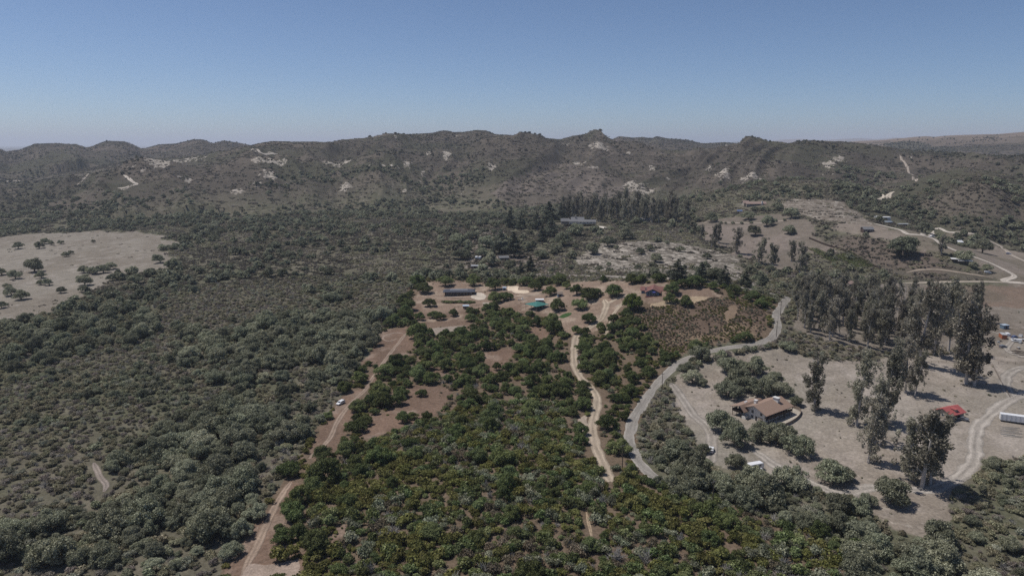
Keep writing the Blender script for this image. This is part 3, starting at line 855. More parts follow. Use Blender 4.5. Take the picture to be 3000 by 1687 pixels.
def pad(name, label, pix, col, seed=0, rag=0.6, z_off=0.1):
    """an area of bare or gravelled ground laid on the terrain"""
    P = wpoly(pix)
    c = P.mean(0)
    L = smooth_line(np.vstack([P, P[:1]]), 1.5)[:-1]
    rings = [1.0, .93, .8, .6, .35, .12]
    V = []; K = []
    n = len(L)
    for q in rings:
        p = c + (L - c) * q
        if q == 1.0:
            p = p + rag * 2 * (np.stack([fbm(L[:, 0] / 2, L[:, 1] / 2, 2, seed), fbm(L[:, 0] / 2 + 9, L[:, 1] / 2, 2, seed)], 1) - .5)
        z = terrain(p[:, 0], p[:, 1]) + z_off - (0.08 if q == 1.0 else 0)
        V.append(np.column_stack([p, z]))
        K.append(np.array(col)[None] * (0.86 + .28 * fbm(p[:, 0] / 3, p[:, 1] / 3, 3, seed + 3))[:, None])
    V.append(np.array([[c[0], c[1], terrain(c[:1], c[1:])[0] + z_off]])); K.append(np.array([col]))
    V = np.concatenate(V); K = np.concatenate(K)
    F = []
    m = len(rings)
    for i in range(m - 1):
        for k in range(n):
            k2 = (k + 1) % n
            F.append([i * n + k, i * n + k2, (i + 1) * n + k2, (i + 1) * n + k])
    for k in range(n):
        F.append([(m - 1) * n + k, (m - 1) * n + (k + 1) % n, m * n, m * n])
    me = bpy.data.meshes.new(name)
    me.from_pydata([tuple(v) for v in V], [], [f[:3] if f[2] == f[3] else f for f in F])
    a = me.color_attributes.new('albedo', 'FLOAT_COLOR', 'POINT')
    a.data.foreach_set('color', np.concatenate([K, np.ones((len(K), 1))], 1).astype(np.float32).ravel())
    me.materials.append(ROAD_MAT)
    if sum(p.normal.z for p in me.polygons) < 0:
        me.flip_normals()
    PADS.append(P)
    return tag(link(name, me), label, None, None, 'structure')
PADS = []

DIRT = (.36, .295, .225); GREYDIRT = (.30, .268, .232); REDDIRT = (.27, .20, .155); PALE = (.46, .41, .35); ASPH = (.245, .225, .20)
road('dirt_drive', 'pale dirt drive winding up through the middle of the property', [(1788, 1412), (1776, 1382), (1757, 1335), (1741, 1290), (1736, 1240), (1747, 1195), (1748, 1160), (1730, 1134), (1703, 1108), (1687, 1078), (1681, 1045), (1684, 1005), (1694, 980), (1730, 958), (1758, 938), (1770, 914), (1777, 893), (1770, 878)], 4.4, DIRT, seed=1)
road('house_drive', 'pale dirt spur curving up to the red roofed house', [(1777, 893), (1800, 878), (1830, 868), (1858, 862)], 3.6, DIRT, seed=2)
road('house_path', 'narrow dirt path down the slope beside the drive', [(1836, 876), (1818, 895), (1795, 925), (1785, 955), (1772, 985)], 2.2, DIRT, seed=3)
road('paved_road', 'narrow grey paved road curving around the lower right of the property', [(1990, 1434), (1940, 1408), (1893, 1376), (1857, 1330), (1845, 1285), (1852, 1240), (1876, 1195), (1905, 1150), (1950, 1098), (2000, 1058), (2078, 1030), (2155, 1015), (2217, 1007), (2262, 988), (2279, 958), (2274, 926), (2288, 900), (2310, 872)], 4.6, ASPH, 'paved', seed=4)
road('upper_lane', 'gravel lane running behind the property to the right bend', [(2312, 872), (2233, 855), (2155, 841), (2060, 826), (1940, 815), (1820, 812), (1700, 808), (1590, 806), (1470, 803), (1400, 812)], 4.0, (.30, .27, .24), seed=5)
road('white_house_drive', 'pale gravel driveway curling down past the white house', [(1966, 1122), (1985, 1150), (2008, 1180), (2028, 1212), (2050, 1232), (2072, 1252), (2084, 1282), (2086, 1320), (2080, 1356)], 4.6, GREYDIRT, seed=6)
road('parking_spur', 'short gravel spur under the oaks by the white house', [(2078, 1268), (2100, 1278), (2130, 1284)], 4.0, GREYDIRT, seed=7)
road('lower_track', 'pale sandy track beside the white trailer', [(2205, 1318), (2232, 1335), (2262, 1358), (2300, 1380), (2350, 1404), (2400, 1425), (2470, 1448), (2547, 1430), (2640, 1432), (2709, 1436), (2756, 1427), (2802, 1401), (2830, 1376), (2856, 1342), (2856, 1290), (2872, 1242), (2922, 1198), (2966, 1168), (3040, 1140), (3150, 1110)], 5.6, (.345, .31, .27), seed=8, ragged=.4)
road('side_track', 'pale dirt loop leaving the track at the right edge', [(2968, 1168), (2948, 1135), (2950, 1100), (2975, 1082), (3010, 1076), (3100, 1070)], 5.5, (.30, .27, .235), seed=9)
road('yard_track', 'wheel track curving through the cluttered yard at the right edge', [(3100, 1068), (3000, 1047), (2962, 1035), (2948, 1020), (2962, 1003), (2960, 988), (2930, 978), (2900, 972)], 3.4, GREYDIRT, seed=10)
road('boundary_track', 'red brown sandy track along the lower left side of the property', [(712, 1690), (728, 1645), (755, 1595), (782, 1536), (812, 1470), (852, 1412)], 2.6, (.285, .215, .165), seed=11)
road('boundary_track', 'red brown sandy track running past the white car to the bare clearing', [(906, 1344), (942, 1310), (968, 1280), (988, 1237), (1008, 1205), (1040, 1170), (1072, 1140), (1092, 1108), (1118, 1070), (1140, 1039), (1165, 1008), (1189, 980), (1230, 962)], 2.4, (.27, .205, .16), seed=31)
road('loop_track', 'faint curved wheel track in the bare red clearing', [(1185, 978), (1160, 975), (1130, 982), (1122, 992), (1140, 999), (1165, 992)], 1.4, (.29, .225, .18), seed=12)
road('homestead_lane', 'pale lane crossing the homestead below the tan pad', [(1497, 869), (1536, 867), (1570, 864), (1600, 858)], 2.6, (.40, .33, .26), seed=13)
road('shed_path', 'pale path running right from the flat roofed shed', [(1593, 882), (1625, 878), (1660, 874)], 1.8, (.36, .29, .22), seed=14)
road('ranch_house_path', 'pale gravel path in front of the long dark roofed house', [(1300, 870), (1340, 871), (1380, 872)], 2.4, (.38, .31, .25), seed=15)
road('hill_trail', 'thin pale trail snaking down the right hillside', [(2636, 455), (2642, 470), (2655, 485), (2662, 505), (2676, 520), (2685, 533)], 4.5, (.34, .29, .24), seed=16, keep=2)
road('valley_road', 'pale dirt road through the valley farms on the right', [(3100, 838), (3000, 831), (2940, 824), (2970, 812), (2960, 800), (2900, 770), (2850, 752), (2800, 735), (2755, 715), (2735, 700), (2700, 690), (2660, 686), (2640, 675), (2600, 665), (2560, 655)], 5.0, PALE, seed=17, keep=1)
road('valley_spur', 'pale spur road leading left to right across the far valley', [(2700, 690), (2735, 682), (2780, 681), (2855, 686)], 4.5, PALE, seed=18, keep=1)
road('right_edge_road', 'dirt road running down the right edge of the valley', [(2890, 702), (2940, 730), (2960, 745), (3000, 765), (3080, 800)], 5.0, (.36, .31, .26), seed=19, keep=1)
road('field_road', 'pale farm road along the top of the brown field', [(2645, 830), (2720, 828), (2820, 826), (2950, 828)], 3.6, (.36, .31, .25), seed=20)
road('hump_track', 'curved track cut across the scrubby hump', [(2655, 800), (2690, 792), (2740, 790), (2800, 797), (2860, 806), (2910, 815)], 3.0, (.29, .24, .19), seed=21)
road('knoll_drive', 'pale drive climbing past the hilltop house', [(2040, 654), (2100, 652), (2200, 655), (2290, 648), (2345, 632)], 4.0, (.34, .29, .24), seed=22)
road('upper_valley_track', 'bright bare track high in the right valley', [(2572, 584), (2590, 582), (2605, 570), (2620, 563)], 8.0, (.5, .44, .36), seed=23, keep=2)
road('cliff_track', 'pale zigzag track below the sandstone cliffs on the left', [(345, 552), (375, 548), (403, 541), (385, 530), (372, 520), (362, 514)], 6.0, (.46, .41, .35), seed=24, keep=2)
road('ridge_track', 'pale track traversing the left ridge below its crest', [(736, 439), (760, 446), (790, 451), (815, 452)], 6.0, (.46, .41, .35), seed=25, keep=2)
road('left_woodland_trail', 'short bare trail showing through the woodland at lower left', [(275, 1355), (283, 1375), (296, 1400), (312, 1420), (305, 1440)], 2.2, (.26, .22, .19), seed=26, keep=1.5)
road('brush_trail', 'thin sandy footpath through the brush at the bottom', [(1718, 1500), (1724, 1530), (1730, 1555), (1735, 1580)], 1.1, (.34, .26, .18), seed=27, keep=0.8)
pad('gravel_turnaround', 'pale gravel turnaround beside the long dark roofed house', [(1398, 857), (1412, 858), (1424, 867), (1420, 876), (1400, 879), (1382, 873), (1378, 869)], (.46, .40, .33), 3)
pad('concrete_pad', 'L shaped tan concrete pad by the oaks of the homestead', [(1487, 839), (1518, 839), (1519, 851), (1546, 851), (1547, 859), (1510, 859), (1498, 853), (1487, 852)], (.56, .46, .35), 4, 0.1, 0.25)
pad('gravel_arena', 'grey gravel arena between the oaks', [(1264, 962), (1300, 958), (1366, 954), (1340, 966), (1310, 980), (1262, 980)], (.27, .225, .185), 5)
pad('estate_drive', 'bright gravel forecourt in front of the grey roofed estate', [(1728, 670), (1745, 664), (1765, 664), (1776, 669), (1750, 674), (1732, 675)], (.60, .55, .48), 6, 1.0, 0.4)
pad('green_lawn', 'small oval of green lawn beside the dirt drive', [(1636, 930), (1648, 921), (1665, 916), (1676, 917), (1668, 925), (1650, 932)], (.045, .085, .03), 7, 0.3)
pad('sandy_turnout', 'bare sandy turnout at the bottom of the left track', [(700, 1690), (730, 1650), (790, 1655), (870, 1640), (872, 1700), (760, 1720)], (.30, .235, .19), 8, 1.0)
pad('white_house_yard', 'pale bare yard fenced in behind the white house', [(2200, 1246), (2238, 1236), (2290, 1215), (2318, 1195), (2340, 1205), (2345, 1218), (2325, 1238), (2290, 1253), (2250, 1262), (2225, 1258)], (.40, .355, .30), 9, 0.5)
pad('bare_hillcrest', 'strip of bare tan earth on the slope below the red roofed house', [(1900, 892), (1960, 880), (2040, 868), (2080, 872), (2050, 884), (1980, 892), (1920, 900)], (.33, .255, .175), 10, 2.0)
pad('bank_cut', 'bare eroded bank on the scrub hillside', [(2122, 920), (2140, 895), (2160, 905), (2150, 930), (2128, 945)], (.205, .15, .105), 12, 3.5)
pad('sandy_bank', 'pale eroded bank beside the bend of the dirt drive', [(1690, 1230), (1715, 1215), (1722, 1260), (1728, 1300), (1708, 1285), (1695, 1260)], (.34, .28, .22), 13, 2.0)

_RP = np.concatenate([l for l, w in ROADS]); _RW = np.concatenate([np.full(len(l), w) for l, w in ROADS])
def near_road(x, y, extra=0.0):
    """distance to the nearest road edge is less than extra"""
    bad = np.zeros(len(x), bool)
    cell = 12.0
    key = {}
    kx = np.floor(_RP[:, 0] / cell).astype(int); ky = np.floor(_RP[:, 1] / cell).astype(int)
    for i in range(len(_RP)):
        key.setdefault((kx[i], ky[i]), []).append(i)
    cx = np.floor(x / cell).astype(int); cy = np.floor(y / cell).astype(int)
    e = extra if np.ndim(extra) else np.full(len(x), extra)
    for i in range(len(x)):
        for dx in (-1, 0, 1):
            for dy in (-1, 0, 1):
                for j in key.get((cx[i] + dx, cy[i] + dy), ()):
                    if (_RP[j, 0] - x[i]) ** 2 + (_RP[j, 1] - y[i]) ** 2 < (_RW[j] + e[i]) ** 2:
                        bad[i] = True; break
                if bad[i]: break
            if bad[i]: break
    return bad
# footprints to keep free of scattered plants: pixel, radius in metres
FOOT = [(2238, 1222, 15), (2290, 1222, 11), (2205, 1240, 8), (1345, 862, 16), (1895, 866, 13), (1925, 870, 8), (1580, 888, 6), (1572, 905, 11), (1638, 866, 4), (1530, 877, 6), (1690, 652, 34), (1745, 666, 20), (2215, 600, 22), (2780, 1215, 9), (2975, 1245, 12),
        (998, 1183, 5), (2212, 1372, 5), (2940, 985, 9), (2985, 985, 12), (1366, 903, 5), (1426, 897, 5), (1430, 905, 4), (2600, 640, 22), (2535, 675, 14), (2820, 768, 12), (2805, 715, 8), (2950, 1270, 14), (1500, 850, 8), (1535, 856, 7), (1500, 760, 6), (2165, 618, 6), (2910, 1065, 6)]
FOOT_W = [(pt(u, v), r) for u, v, r in FOOT]

# ------------------------------------------------------------------ trees placed one by one
def mpp(p):
    return math.sqrt(p[0] ** 2 + p[1] ** 2 + (CAM_H - p[2]) ** 2) / FPX

PLACED = []         # (x, y, crown radius)
IN_M, OUT_M = M['oak_in'], M['oak_out']
_vi = [0]
def oak(u, v, wpx, label, group=None, mat=None, tall=1.0, dense=None):
    p = pt(u, v)
    w = wpx * mpp(p)
    s = w / 9.6
    _vi[0] += 1
    me = OAKS[_vi[0] % len(OAKS)]
    if mat is None:
        mat = IN_M if inside(PARCEL, np.array([p.x]), np.array([p.y]))[0] else OUT_M
    plant('oak_tree', me, p.x, p.y, s, random.random() * 6.28, label, 'tree', group, mat, s * tall * (0.9 + 0.25 * random.random()), p.z)
    PLACED.append((p.x, p.y, w / 2))

G_H = 'oaks around the homestead'
oak(1227, 990, 76, 'large dark oak at the right edge of the bare red clearing')
oak(1260, 897, 44, 'oak standing below the left end of the strip of low green shrubs')
oak(1197, 909, 56, 'oak at the left edge of the homestead, below the long dark roofed house')
for u, v, w in ((1186, 936, 52), (1160, 950, 46), (1140, 958, 50)):
    oak(u, v, w, 'one of the oaks clustered above the bare red clearing on the left boundary', 'oaks above the bare red clearing')
oak(1228, 937, 36, 'small oak right of the cluster above the bare red clearing')
oak(1272, 930, 40, 'oak just left of the small lone oak in the lower homestead'); oak(1290, 936, 36, 'oak shading the left side of the small lone oak in the lower homestead')
oak(1328, 926, 34, 'small lone round oak with its own shadow in the lower homestead')
oak(1238, 858, 60, 'broad oak left of the long dark roofed house'); oak(1222, 838, 56, 'oak in the top left corner of the property')
oak(1305, 838, 58, 'wide oak behind the left end of the long dark roofed house')
oak(1390, 836, 50, 'oak behind the right end of the long dark roofed house')
oak(1451, 850, 60, 'large oak between the gravel turnaround and the tan concrete pad')
oak(1447, 888, 56, 'oak in front of the gravel turnaround'); oak(1478, 880, 50, 'oak below the tan concrete pad, left of the small fountain')
oak(1541, 836, 52, 'oak behind the tan concrete pad'); oak(1567, 852, 46, 'round oak right of the tan concrete pad')
oak(1614, 866, 46, 'oak left of the small blue shed'); oak(1640, 834, 58, 'dark oak at the top boundary above the small blue shed'); oak(1660, 846, 34, 'oak just behind the small blue shed')
oak(1636, 909, 54, 'oak right of the green roofed pavilion')
oak(1690, 862, 50, 'oak right of the small blue shed, left one of the big clump'); oak(1722, 880, 64, 'largest oak of the big clump left of the dirt drive'); oak(1745, 868, 50, 'oak of the big clump nearest the dirt drive'); oak(1700, 905, 52, 'front oak of the big clump left of the dirt drive')
oak(1800, 868, 56, 'oak between the dirt drive and the red roofed house')
oak(1722, 946, 48, 'oak beside the green lawn, left of the dirt drive')
oak(1622, 976, 62, 'round oak below the green roofed pavilion and the lawn')
oak(1690, 977, 36, 'oak with bare stems where the paths meet above the drive', tall=1.2)
oak(1758, 966, 34, 'small oak right of the fork in the dirt drive')
oak(1797, 944, 46, 'oak right of the dirt drive, below the fork')
oak(1853, 910, 66, 'bright green bushy tree left of the red roofed house', mat=M['pepper'], tall=1.1)
oak(1454, 1084, 28, 'lone slender oak in the bare patch at the centre', tall=1.5)
oak(1234, 1161, 36, 'lone oak with a clear shadow in the lower bare clearing')
oak(1180, 1238, 46, 'left hand oak of the pair on the lower edge of the bare clearing'); oak(1207, 1226, 36, 'right hand oak of the pair on the lower edge of the bare clearing'); oak(1252, 1231, 40, 'small round oak on the lower right edge of the bare clearing')
for u, v, w in ((1090, 1186, 56), (1130, 1192, 74), (1165, 1188, 62), (1120, 1165, 70), (1172, 1162, 52)):
    oak(u, v, w, 'one of the large oaks forming the thicket right of the white car', 'oak thicket right of the white car')
oak(1126, 1101, 62, 'broad oak beside the sandy track above the white car'); oak(1224, 1116, 66, 'oak at the upper edge of the lower bare clearing'); oak(1260, 1122, 54, 'oak right of the oak at the upper edge of the lower bare clearing')
oak(1370, 1086, 60, 'oak left of the bare patch with the lone slender oak'); oak(1400, 1070, 48, 'upper oak on the left rim of the central bare patch'); oak(1307, 1086, 62, 'oak above the small gap left of the central bare patch')
oak(1058, 1122, 58, 'oak above and right of the white car, left of the track'); oak(1012, 1147, 52, 'oak on the boundary right above the white car')
oak(1040, 1268, 66, 'oak beside the sandy track below the white car'); oak(1066, 1245, 50, 'oak behind the one beside the sandy track below the white car')
oak(950, 1408, 100, 'wide oak hanging over the narrow middle of the left track'); oak(915, 1440, 70, 'oak below the wide one hanging over the left track')
oak(848, 1496, 56, 'lone oak with a dark shadow beside the lower left track')
oak(830, 1586, 66, 'large oak right of the lower left track'); oak(872, 1580, 62, 'oak next to the olive shrubs by the lower left track')
oak(1962, 864, 58, 'spreading oak right of the red roofed house'); oak(2008, 896, 42, 'dark round oak on the slope right of the red roofed house'); oak(2035, 838, 56, 'oak behind the right side of the red roofed house'); oak(2000, 842, 50, 'oak at the top boundary behind the red roofed house')
oak(2090, 846, 34, 'small oak near the top right bend of the property line'); oak(2195, 880, 36, 'oak in the hollow above the right hand bend of the road')
GW = 'oaks behind the white house'
for u, v, w in ((2132, 1092, 62), (2170, 1086, 44), (2217, 1100, 60), (2262, 1120, 50), (2167, 1132, 72), (2128, 1160, 70), (2215, 1156, 66), (2250, 1140, 50), (2285, 1158, 54)):
    oak(u, v, w * 1.25, 'one of the dark oaks massed behind the white house', GW)
oak(2334, 1188, 44, 'low oak behind the far corner of the white house roof')
oak(2116, 1262, 104, 'big round oak left of the white house'); oak(2162, 1310, 92, 'pale grey oak below the big round oak left of the white house'); oak(2155, 1366, 76, 'pale grey oak left of the white trailer')
oak(2225, 1288, 92, 'oak in front of the white house, nearest its garage side'); oak(2280, 1300, 92, 'oak right of the one in front of the white house'); oak(2330, 1330, 96, 'dark oak with long shadow, right end of the row below the white house')
oak(2060, 1326, 44, 'round oak beside the white house driveway, over the parked car')
oak(2028, 1124, 62, 'oak beside the driveway gate on the paved road'); oak(2058, 1130, 34, 'slim oak right of the driveway gate'); oak(2010, 1090, 50, 'oak above the driveway gate by the paved road')
for u, v, w in ((1965, 1432, 56), (2000, 1452, 60), (1930, 1424, 44), (2040, 1466, 54)):
    oak(u, v, w, 'oak overhanging the lower end of the paved road', 'oaks over the lower end of the paved road', mat=OUT_M)
oak(2310, 1026, 52, 'round dark oak below the sharp bend of the road')
oak(2440, 1412, 98, 'large oak standing alone right of the sandy track'); oak(2480, 1410, 56, 'right hand oak joined to the large one by the sandy track'); oak(2612, 1475, 104, 'round oak standing beside the pale track at lower right')
oak(2540, 1480, 50, 'oak at the left end of the pale track at lower right'); oak(2545, 1540, 40, 'small oak below the left end of the pale track at lower right')
# meadow on the left
GM = 'small oaks dotted over the pale meadow'
for u, v, w in ((275, 711, 14), (195, 752, 22), (206, 745, 16), (178, 715, 18), (150, 718, 16), (131, 715, 24), (115, 728, 26), (54, 729, 28), (122, 815, 28), (145, 836, 28), (120, 835, 22), (179, 858, 26), (21, 842, 20), (5, 806, 30), (5, 902, 26)):
    oak(u, v, w, 'small dark oak among several dotted over the pale meadow on the left', GM)
oak(101, 797, 50, 'wide low oak left of the long clump in the pale meadow'); oak(45, 817, 36, 'round oak near the left edge of the pale meadow'); oak(34, 866, 36, 'upper of the two round oaks at the lower left of the pale meadow'); oak(62, 879, 46, 'lower of the two round oaks at the lower left of the pale meadow')
for u, v, w in ((246, 800, 30), (264, 801, 26), (281, 803, 34), (303, 800, 34), (322, 790, 34)):
    oak(u, v, w, 'one of the five oaks forming the long clump in the pale meadow', 'long oak clump in the meadow')
oak(249, 836, 44, 'wide oak below the long clump in the pale meadow'); oak(368, 850, 26, 'small dark round oak at the lower right edge of the pale meadow'); oak(790, 812, 42, 'dark round oak standing out of the scrub right of the meadow')
for u, v, w in ((470, 770, 40), (505, 790, 46), (440, 812, 40), (400, 830, 44)):
    oak(u, v, w, 'oak along the right edge of the pale meadow', 'oaks along the meadow edge')
# right hand knoll and valley
oak(2311, 686, 42, 'round oak alone on the bare slope below the hilltop house'); oak(2194, 644, 44, 'big round oak right below the hilltop house'); oak(2283, 619, 30, 'oak right of the hilltop house'); oak(2318, 640, 50, 'wide oak right of the hilltop drive')
oak(2082, 651, 42, 'oak left of the hilltop house drive'); oak(2214, 690, 50, 'front oak of the pair below the hilltop drive'); oak(2246, 662, 44, 'back oak of the pair below the hilltop drive')
oak(2646, 745, 86, 'very wide dark oak on the hump above the valley farms'); oak(2824, 766, 52, 'dark oak over the two white roofed sheds'); oak(2877, 741, 52, 'dense round oak in the valley right of the small white cottage'); oak(2710, 682, 44, 'oak where the valley roads meet')
oak(2850, 786, 26, 'small oak right of the two white roofed sheds'); oak(2891, 795, 30, 'oak by the pale road above the parked white van')
for u, v in ((2112, 656), (2126, 657), (2146, 657), (2173, 657), (2200, 655), (2272, 650), (2297, 647)):
    oak(u, v, 12, 'small round tree in the row along the hilltop drive', 'row of small trees along the hilltop drive')
# middle distance, between the property and the grey estate
for u, v, w, lb in ((1425, 725, 56, 'oak left of the bare lane in the middle distance'), (1412, 752, 44, 'low oak beside the two parked trailers'), (1440, 780, 60, 'broad oak right of the two parked trailers'), (1490, 790, 46, 'oak over the bare yard behind the top boundary'),
                    (1545, 735, 44, 'pale oak right of the dark conifers'), (1585, 757, 50, 'oak left of the white sandy scrubland'), (1625, 738, 44, 'oak at the upper left corner of the white sandy scrubland'), (1650, 720, 56, 'wide oak below the grey estate'), (1690, 690, 60, 'oak on the slope directly below the grey estate'),
                    (1735, 745, 50, 'oak on the left rim of the white sandy scrubland'), (1780, 722, 52, 'oak at the top of the white sandy scrubland'), (1830, 700, 56, 'oak below the right side of the grey estate'), (1880, 745, 34, 'small oak inside the white sandy scrubland'), (1920, 768, 46, 'oak inside the white sandy scrubland near its centre'),
                    (1380, 700, 44, 'oak above the bare lane in the middle distance'), (1350, 760, 60, 'oak left of the two parked trailers'), (1340, 720, 54, 'oak left of the bare lane, behind the nearer ones')):
    oak(u, v, w, lb)

def euc(u, v, top_v, label, group=None, dead=False, wide=1.0, k=None):
    p = pt(u, v)
    h = (v - top_v) * mpp(p) / 0.95
    _vi[0] += 1
    if dead:
        me = DEADS[_vi[0] % len(DEADS)]
        plant('dead_tree', me, p.x, p.y, h / 22.0, random.random() * 6.28, label, 'tree', group, None, None, p.z)
    else:
        me = EUCS[(_vi[0] if k is None else k) % len(EUCS)]
        s = h / 26.0
        plant('eucalyptus_tree', me, p.x, p.y, s * wide, random.random() * 6.28, label, 'tree', group, None, s, p.z)
    PLACED.append((p.x, p.y, 3.0))

euc(2385, 1202, 1046, 'lone tall dark eucalyptus on the bare slope right of the white house', wide=1.25)
euc(2545, 1355, 1160, 'tall eucalyptus at the front of the group in the middle of the bare field', wide=1.15); euc(2508, 1248, 1050, 'slim eucalyptus behind on the left in the group in the bare field'); euc(2588, 1238, 1020, 'eucalyptus behind on the right in the group in the bare field'); euc(2560, 1300, 1120, 'eucalyptus in the heart of the group in the bare field')
euc(2652, 1152, 1010, 'left of the two small eucalyptus beyond the field group', wide=1.1); euc(2680, 1160, 1040, 'right of the two small eucalyptus beyond the field group')
euc(2700, 1428, 1215, 'big bushy eucalyptus in front of the red roofed barn', wide=1.5, k=2); euc(2725, 1420, 1240, 'eucalyptus grown into the right side of the bushy one by the red roofed barn', wide=1.3); euc(2680, 1412, 1250, 'eucalyptus grown into the left side of the bushy one by the red roofed barn', wide=1.2)
euc(2830, 1124, 905, 'tall eucalyptus left of a pair standing by the field fence', wide=1.2); euc(2854, 1130, 940, 'right of the pair of eucalyptus standing by the field fence', wide=1.1)
euc(2690, 1068, 850, 'tall eucalyptus in front of the grove beside the fence line'); euc(2778, 1034, 850, 'eucalyptus standing forward of the grove, left of the fence pair'); euc(2735, 1040, 860, 'eucalyptus between the two standing forward of the grove')
GG = 'eucalyptus of the big grove on the right'
GROVE = wpoly([(2316, 905), (2335, 958), (2430, 998), (2540, 1026), (2640, 1034), (2720, 1000), (2860, 955), (2880, 930), (2800, 892), (2700, 885), (2560, 868), (2440, 866), (2350, 872)])
gx0, gy0 = GROVE.min(0); gx1, gy1 = GROVE.max(0)
rg = random.Random(5)
gp = []
for _ in range(6000):
    x, y = rg.uniform(gx0, gx1), rg.uniform(gy0, gy1)
    if not inside(GROVE, np.array([x]), np.array([y]))[0]: continue
    if all((x - a) ** 2 + (y - b) ** 2 > 6.6 ** 2 for a, b in gp):
        gp.append((x, y))
    if len(gp) >= 135: break
for i, (x, y) in enumerate(gp):
    z = float(terrain(np.array([x]), np.array([y]))[0])
    uu, vv = project(x, y, z)
    dens = fbm(np.array([x / 26.]), np.array([y / 26.]), 2, 91)[0]
    if dens < (0.37 if uu > 2470 else 0.25): continue
    if i % 6 == 3 or (dens < 0.42 and i % 2):
        plant('dead_tree', DEADS[i % 4], x, y, (0.75 + 0.45 * rg.random()), rg.random() * 6.28, 'bleached leafless tree standing in the eucalyptus grove on the right', 'tree', 'bare trees in the eucalyptus grove', None, None, z)
    else:
        s = (0.70 + 0.42 * rg.random()) * (0.8 if vv < 920 else 1.0)
        plant('eucalyptus_tree', EUCS[i % len(EUCS)], x, y, s * 1.1, rg.random() * 6.28, 'tall eucalyptus in the %s of the big grove by the road, %s' % ('left end' if uu < 2440 else 'middle' if uu < 2640 else 'right end', 'front rows' if vv > 960 else 'back rows'), 'tree', GG, None, s, z)
    PLACED.append((x, y, 3.0))
for u, v, tv, lb in ((2155, 742, 665, 'broad eucalyptus left of the small vineyard'), (2085, 722, 660, 'eucalyptus at the upper right of the white sandy scrubland'), (2106, 712, 655, 'right of two close eucalyptus above the white sandy scrubland'), (2055, 705, 660, 'left eucalyptus in the row above the white sandy scrubland'),
                     (2222, 772, 700, 'eucalyptus below the bare knoll, left of the vineyard'), (2262, 792, 715, 'eucalyptus nearer the lane, left of the vineyard'), (2342, 802, 715, 'eucalyptus just in front of the vineyard'), (2318, 765, 705, 'slim eucalyptus at the left corner of the vineyard'), (2012, 664, 590, 'tall dark eucalyptus standing alone left of the knoll drive'), (2035, 690, 655, 'short eucalyptus left of the row above the sandy scrubland'),
                     (2757, 746, 695, 'feathery grey tree beside the very wide oak in the valley')):
    euc(u, v, tv, lb, wide=1.35)
for i in range(58):
    u = 1640 + 345 * ((i + rg.random()) / 58); v = 640 + rg.uniform(-16, 12) + (max(0, u - 1880) * 0.1)
    dead = (i % 7 == 2)
    euc(u, v, v - rg.uniform(52, 78), 'bare grey trunk among the tall trees behind the grey estate' if dead else 'tall eucalyptus in the dense row behind the grey estate, %s' % ('left part' if u < 1760 else 'middle part' if u < 1870 else 'right part'), 'bare trees behind the estate' if dead else 'eucalyptus row behind the estate', dead, wide=1.1)

def conifer(u, v, top_v, label, group=None, wide=1.0):
    p = pt(u, v); h = (v - top_v) * mpp(p) / 0.96
    _vi[0] += 1
    plant('conifer_tree', CONES[_vi[0] % 3], p.x, p.y, h / 18 * wide, random.random() * 6.28, label, 'tree', group, None, h / 18, p.z)
    PLACED.append((p.x, p.y, 3.0))
for u, v, tv, lb in ((1493, 668, 622, 'pointed dark conifer at the left of the conifer stand'), (1527, 670, 628, 'conifer second from the left in the stand before the estate'), (1572, 672, 628, 'dark conifer left of the tallest one'), (1608, 664, 600, 'tallest dark conifer left of the grey estate'), (1643, 650, 602, 'dark conifer immediately left of the grey estate'),
                     (1467, 742, 680, 'dark conifer by the bare lane in the middle distance'), (1505, 754, 688, 'dark conifer standing over the bare yard'), (1588, 708, 665, 'conifer in front of the tallest one'), (1614, 694, 640, 'large dark conifer below the tallest one'),
                     (1554, 798, 756, 'slim conifer just behind the top boundary'), (1526, 806, 772, 'short conifer left of the slim one behind the top boundary'), (1985, 818, 766, 'big dark conifer below the white sandy scrubland'), (2054, 822, 776, 'conifer second from the left on the lane by the sandy scrubland'), (2122, 834, 786, 'conifer third from the left on the lane by the sandy scrubland'),
                     (2184, 838, 800, 'conifer fourth from the left on the lane by the sandy scrubland'), (2232, 842, 808, 'small conifer nearest the road bend'), (1902, 814, 796, 'small conifer behind the red roofed house')):
    conifer(u, v, tv - (v - tv) * .12, lb, wide=1.45)
print('placed', len(PLACED))

# ------------------------------------------------------------------ woodland and scrub by area
NOTREE = [MEADOW, FIELD, PLOUGH, VALLEY, KNOLL, PALE_SLOPE, SCRUB_SLOPE, HOME, YARD_R, BOWL, HUMP] + CLEAR
PL = np.array(PLACED)

def free_of_things(x, y, rad):
    ok = np.ones(len(x), bool)
    for p, r in FOOT_W:
        ok &= (x - p.x) ** 2 + (y - p.y) ** 2 > (r + rad) ** 2
    return ok

def grid(r0, r1, step, seed, az_lim=43):
    """jittered points between two distances within the view's fan"""
    rng = np.random.default_rng(seed)
    a = math.radians(az_lim)
    xm = r1 * math.sin(a)
    gx, gy = np.meshgrid(np.arange(-xm, xm, step), np.arange(r0 * math.cos(a) * 0.9, r1, step))
    x = gx.ravel() + rng.uniform(-.48, .48, gx.size) * step; y = gy.ravel() + rng.uniform(-.48, .48, gx.size) * step
    r = np.hypot(x, y); z = np.abs(np.arctan2(x, y))
    m = (r > r0) & (r < r1) & (z < a)
    return x[m], y[m], rng

def in_any(polys, x, y):
    m = np.zeros(len(x), bool)
    for p in polys: m |= inside(p, x, y)
    return m

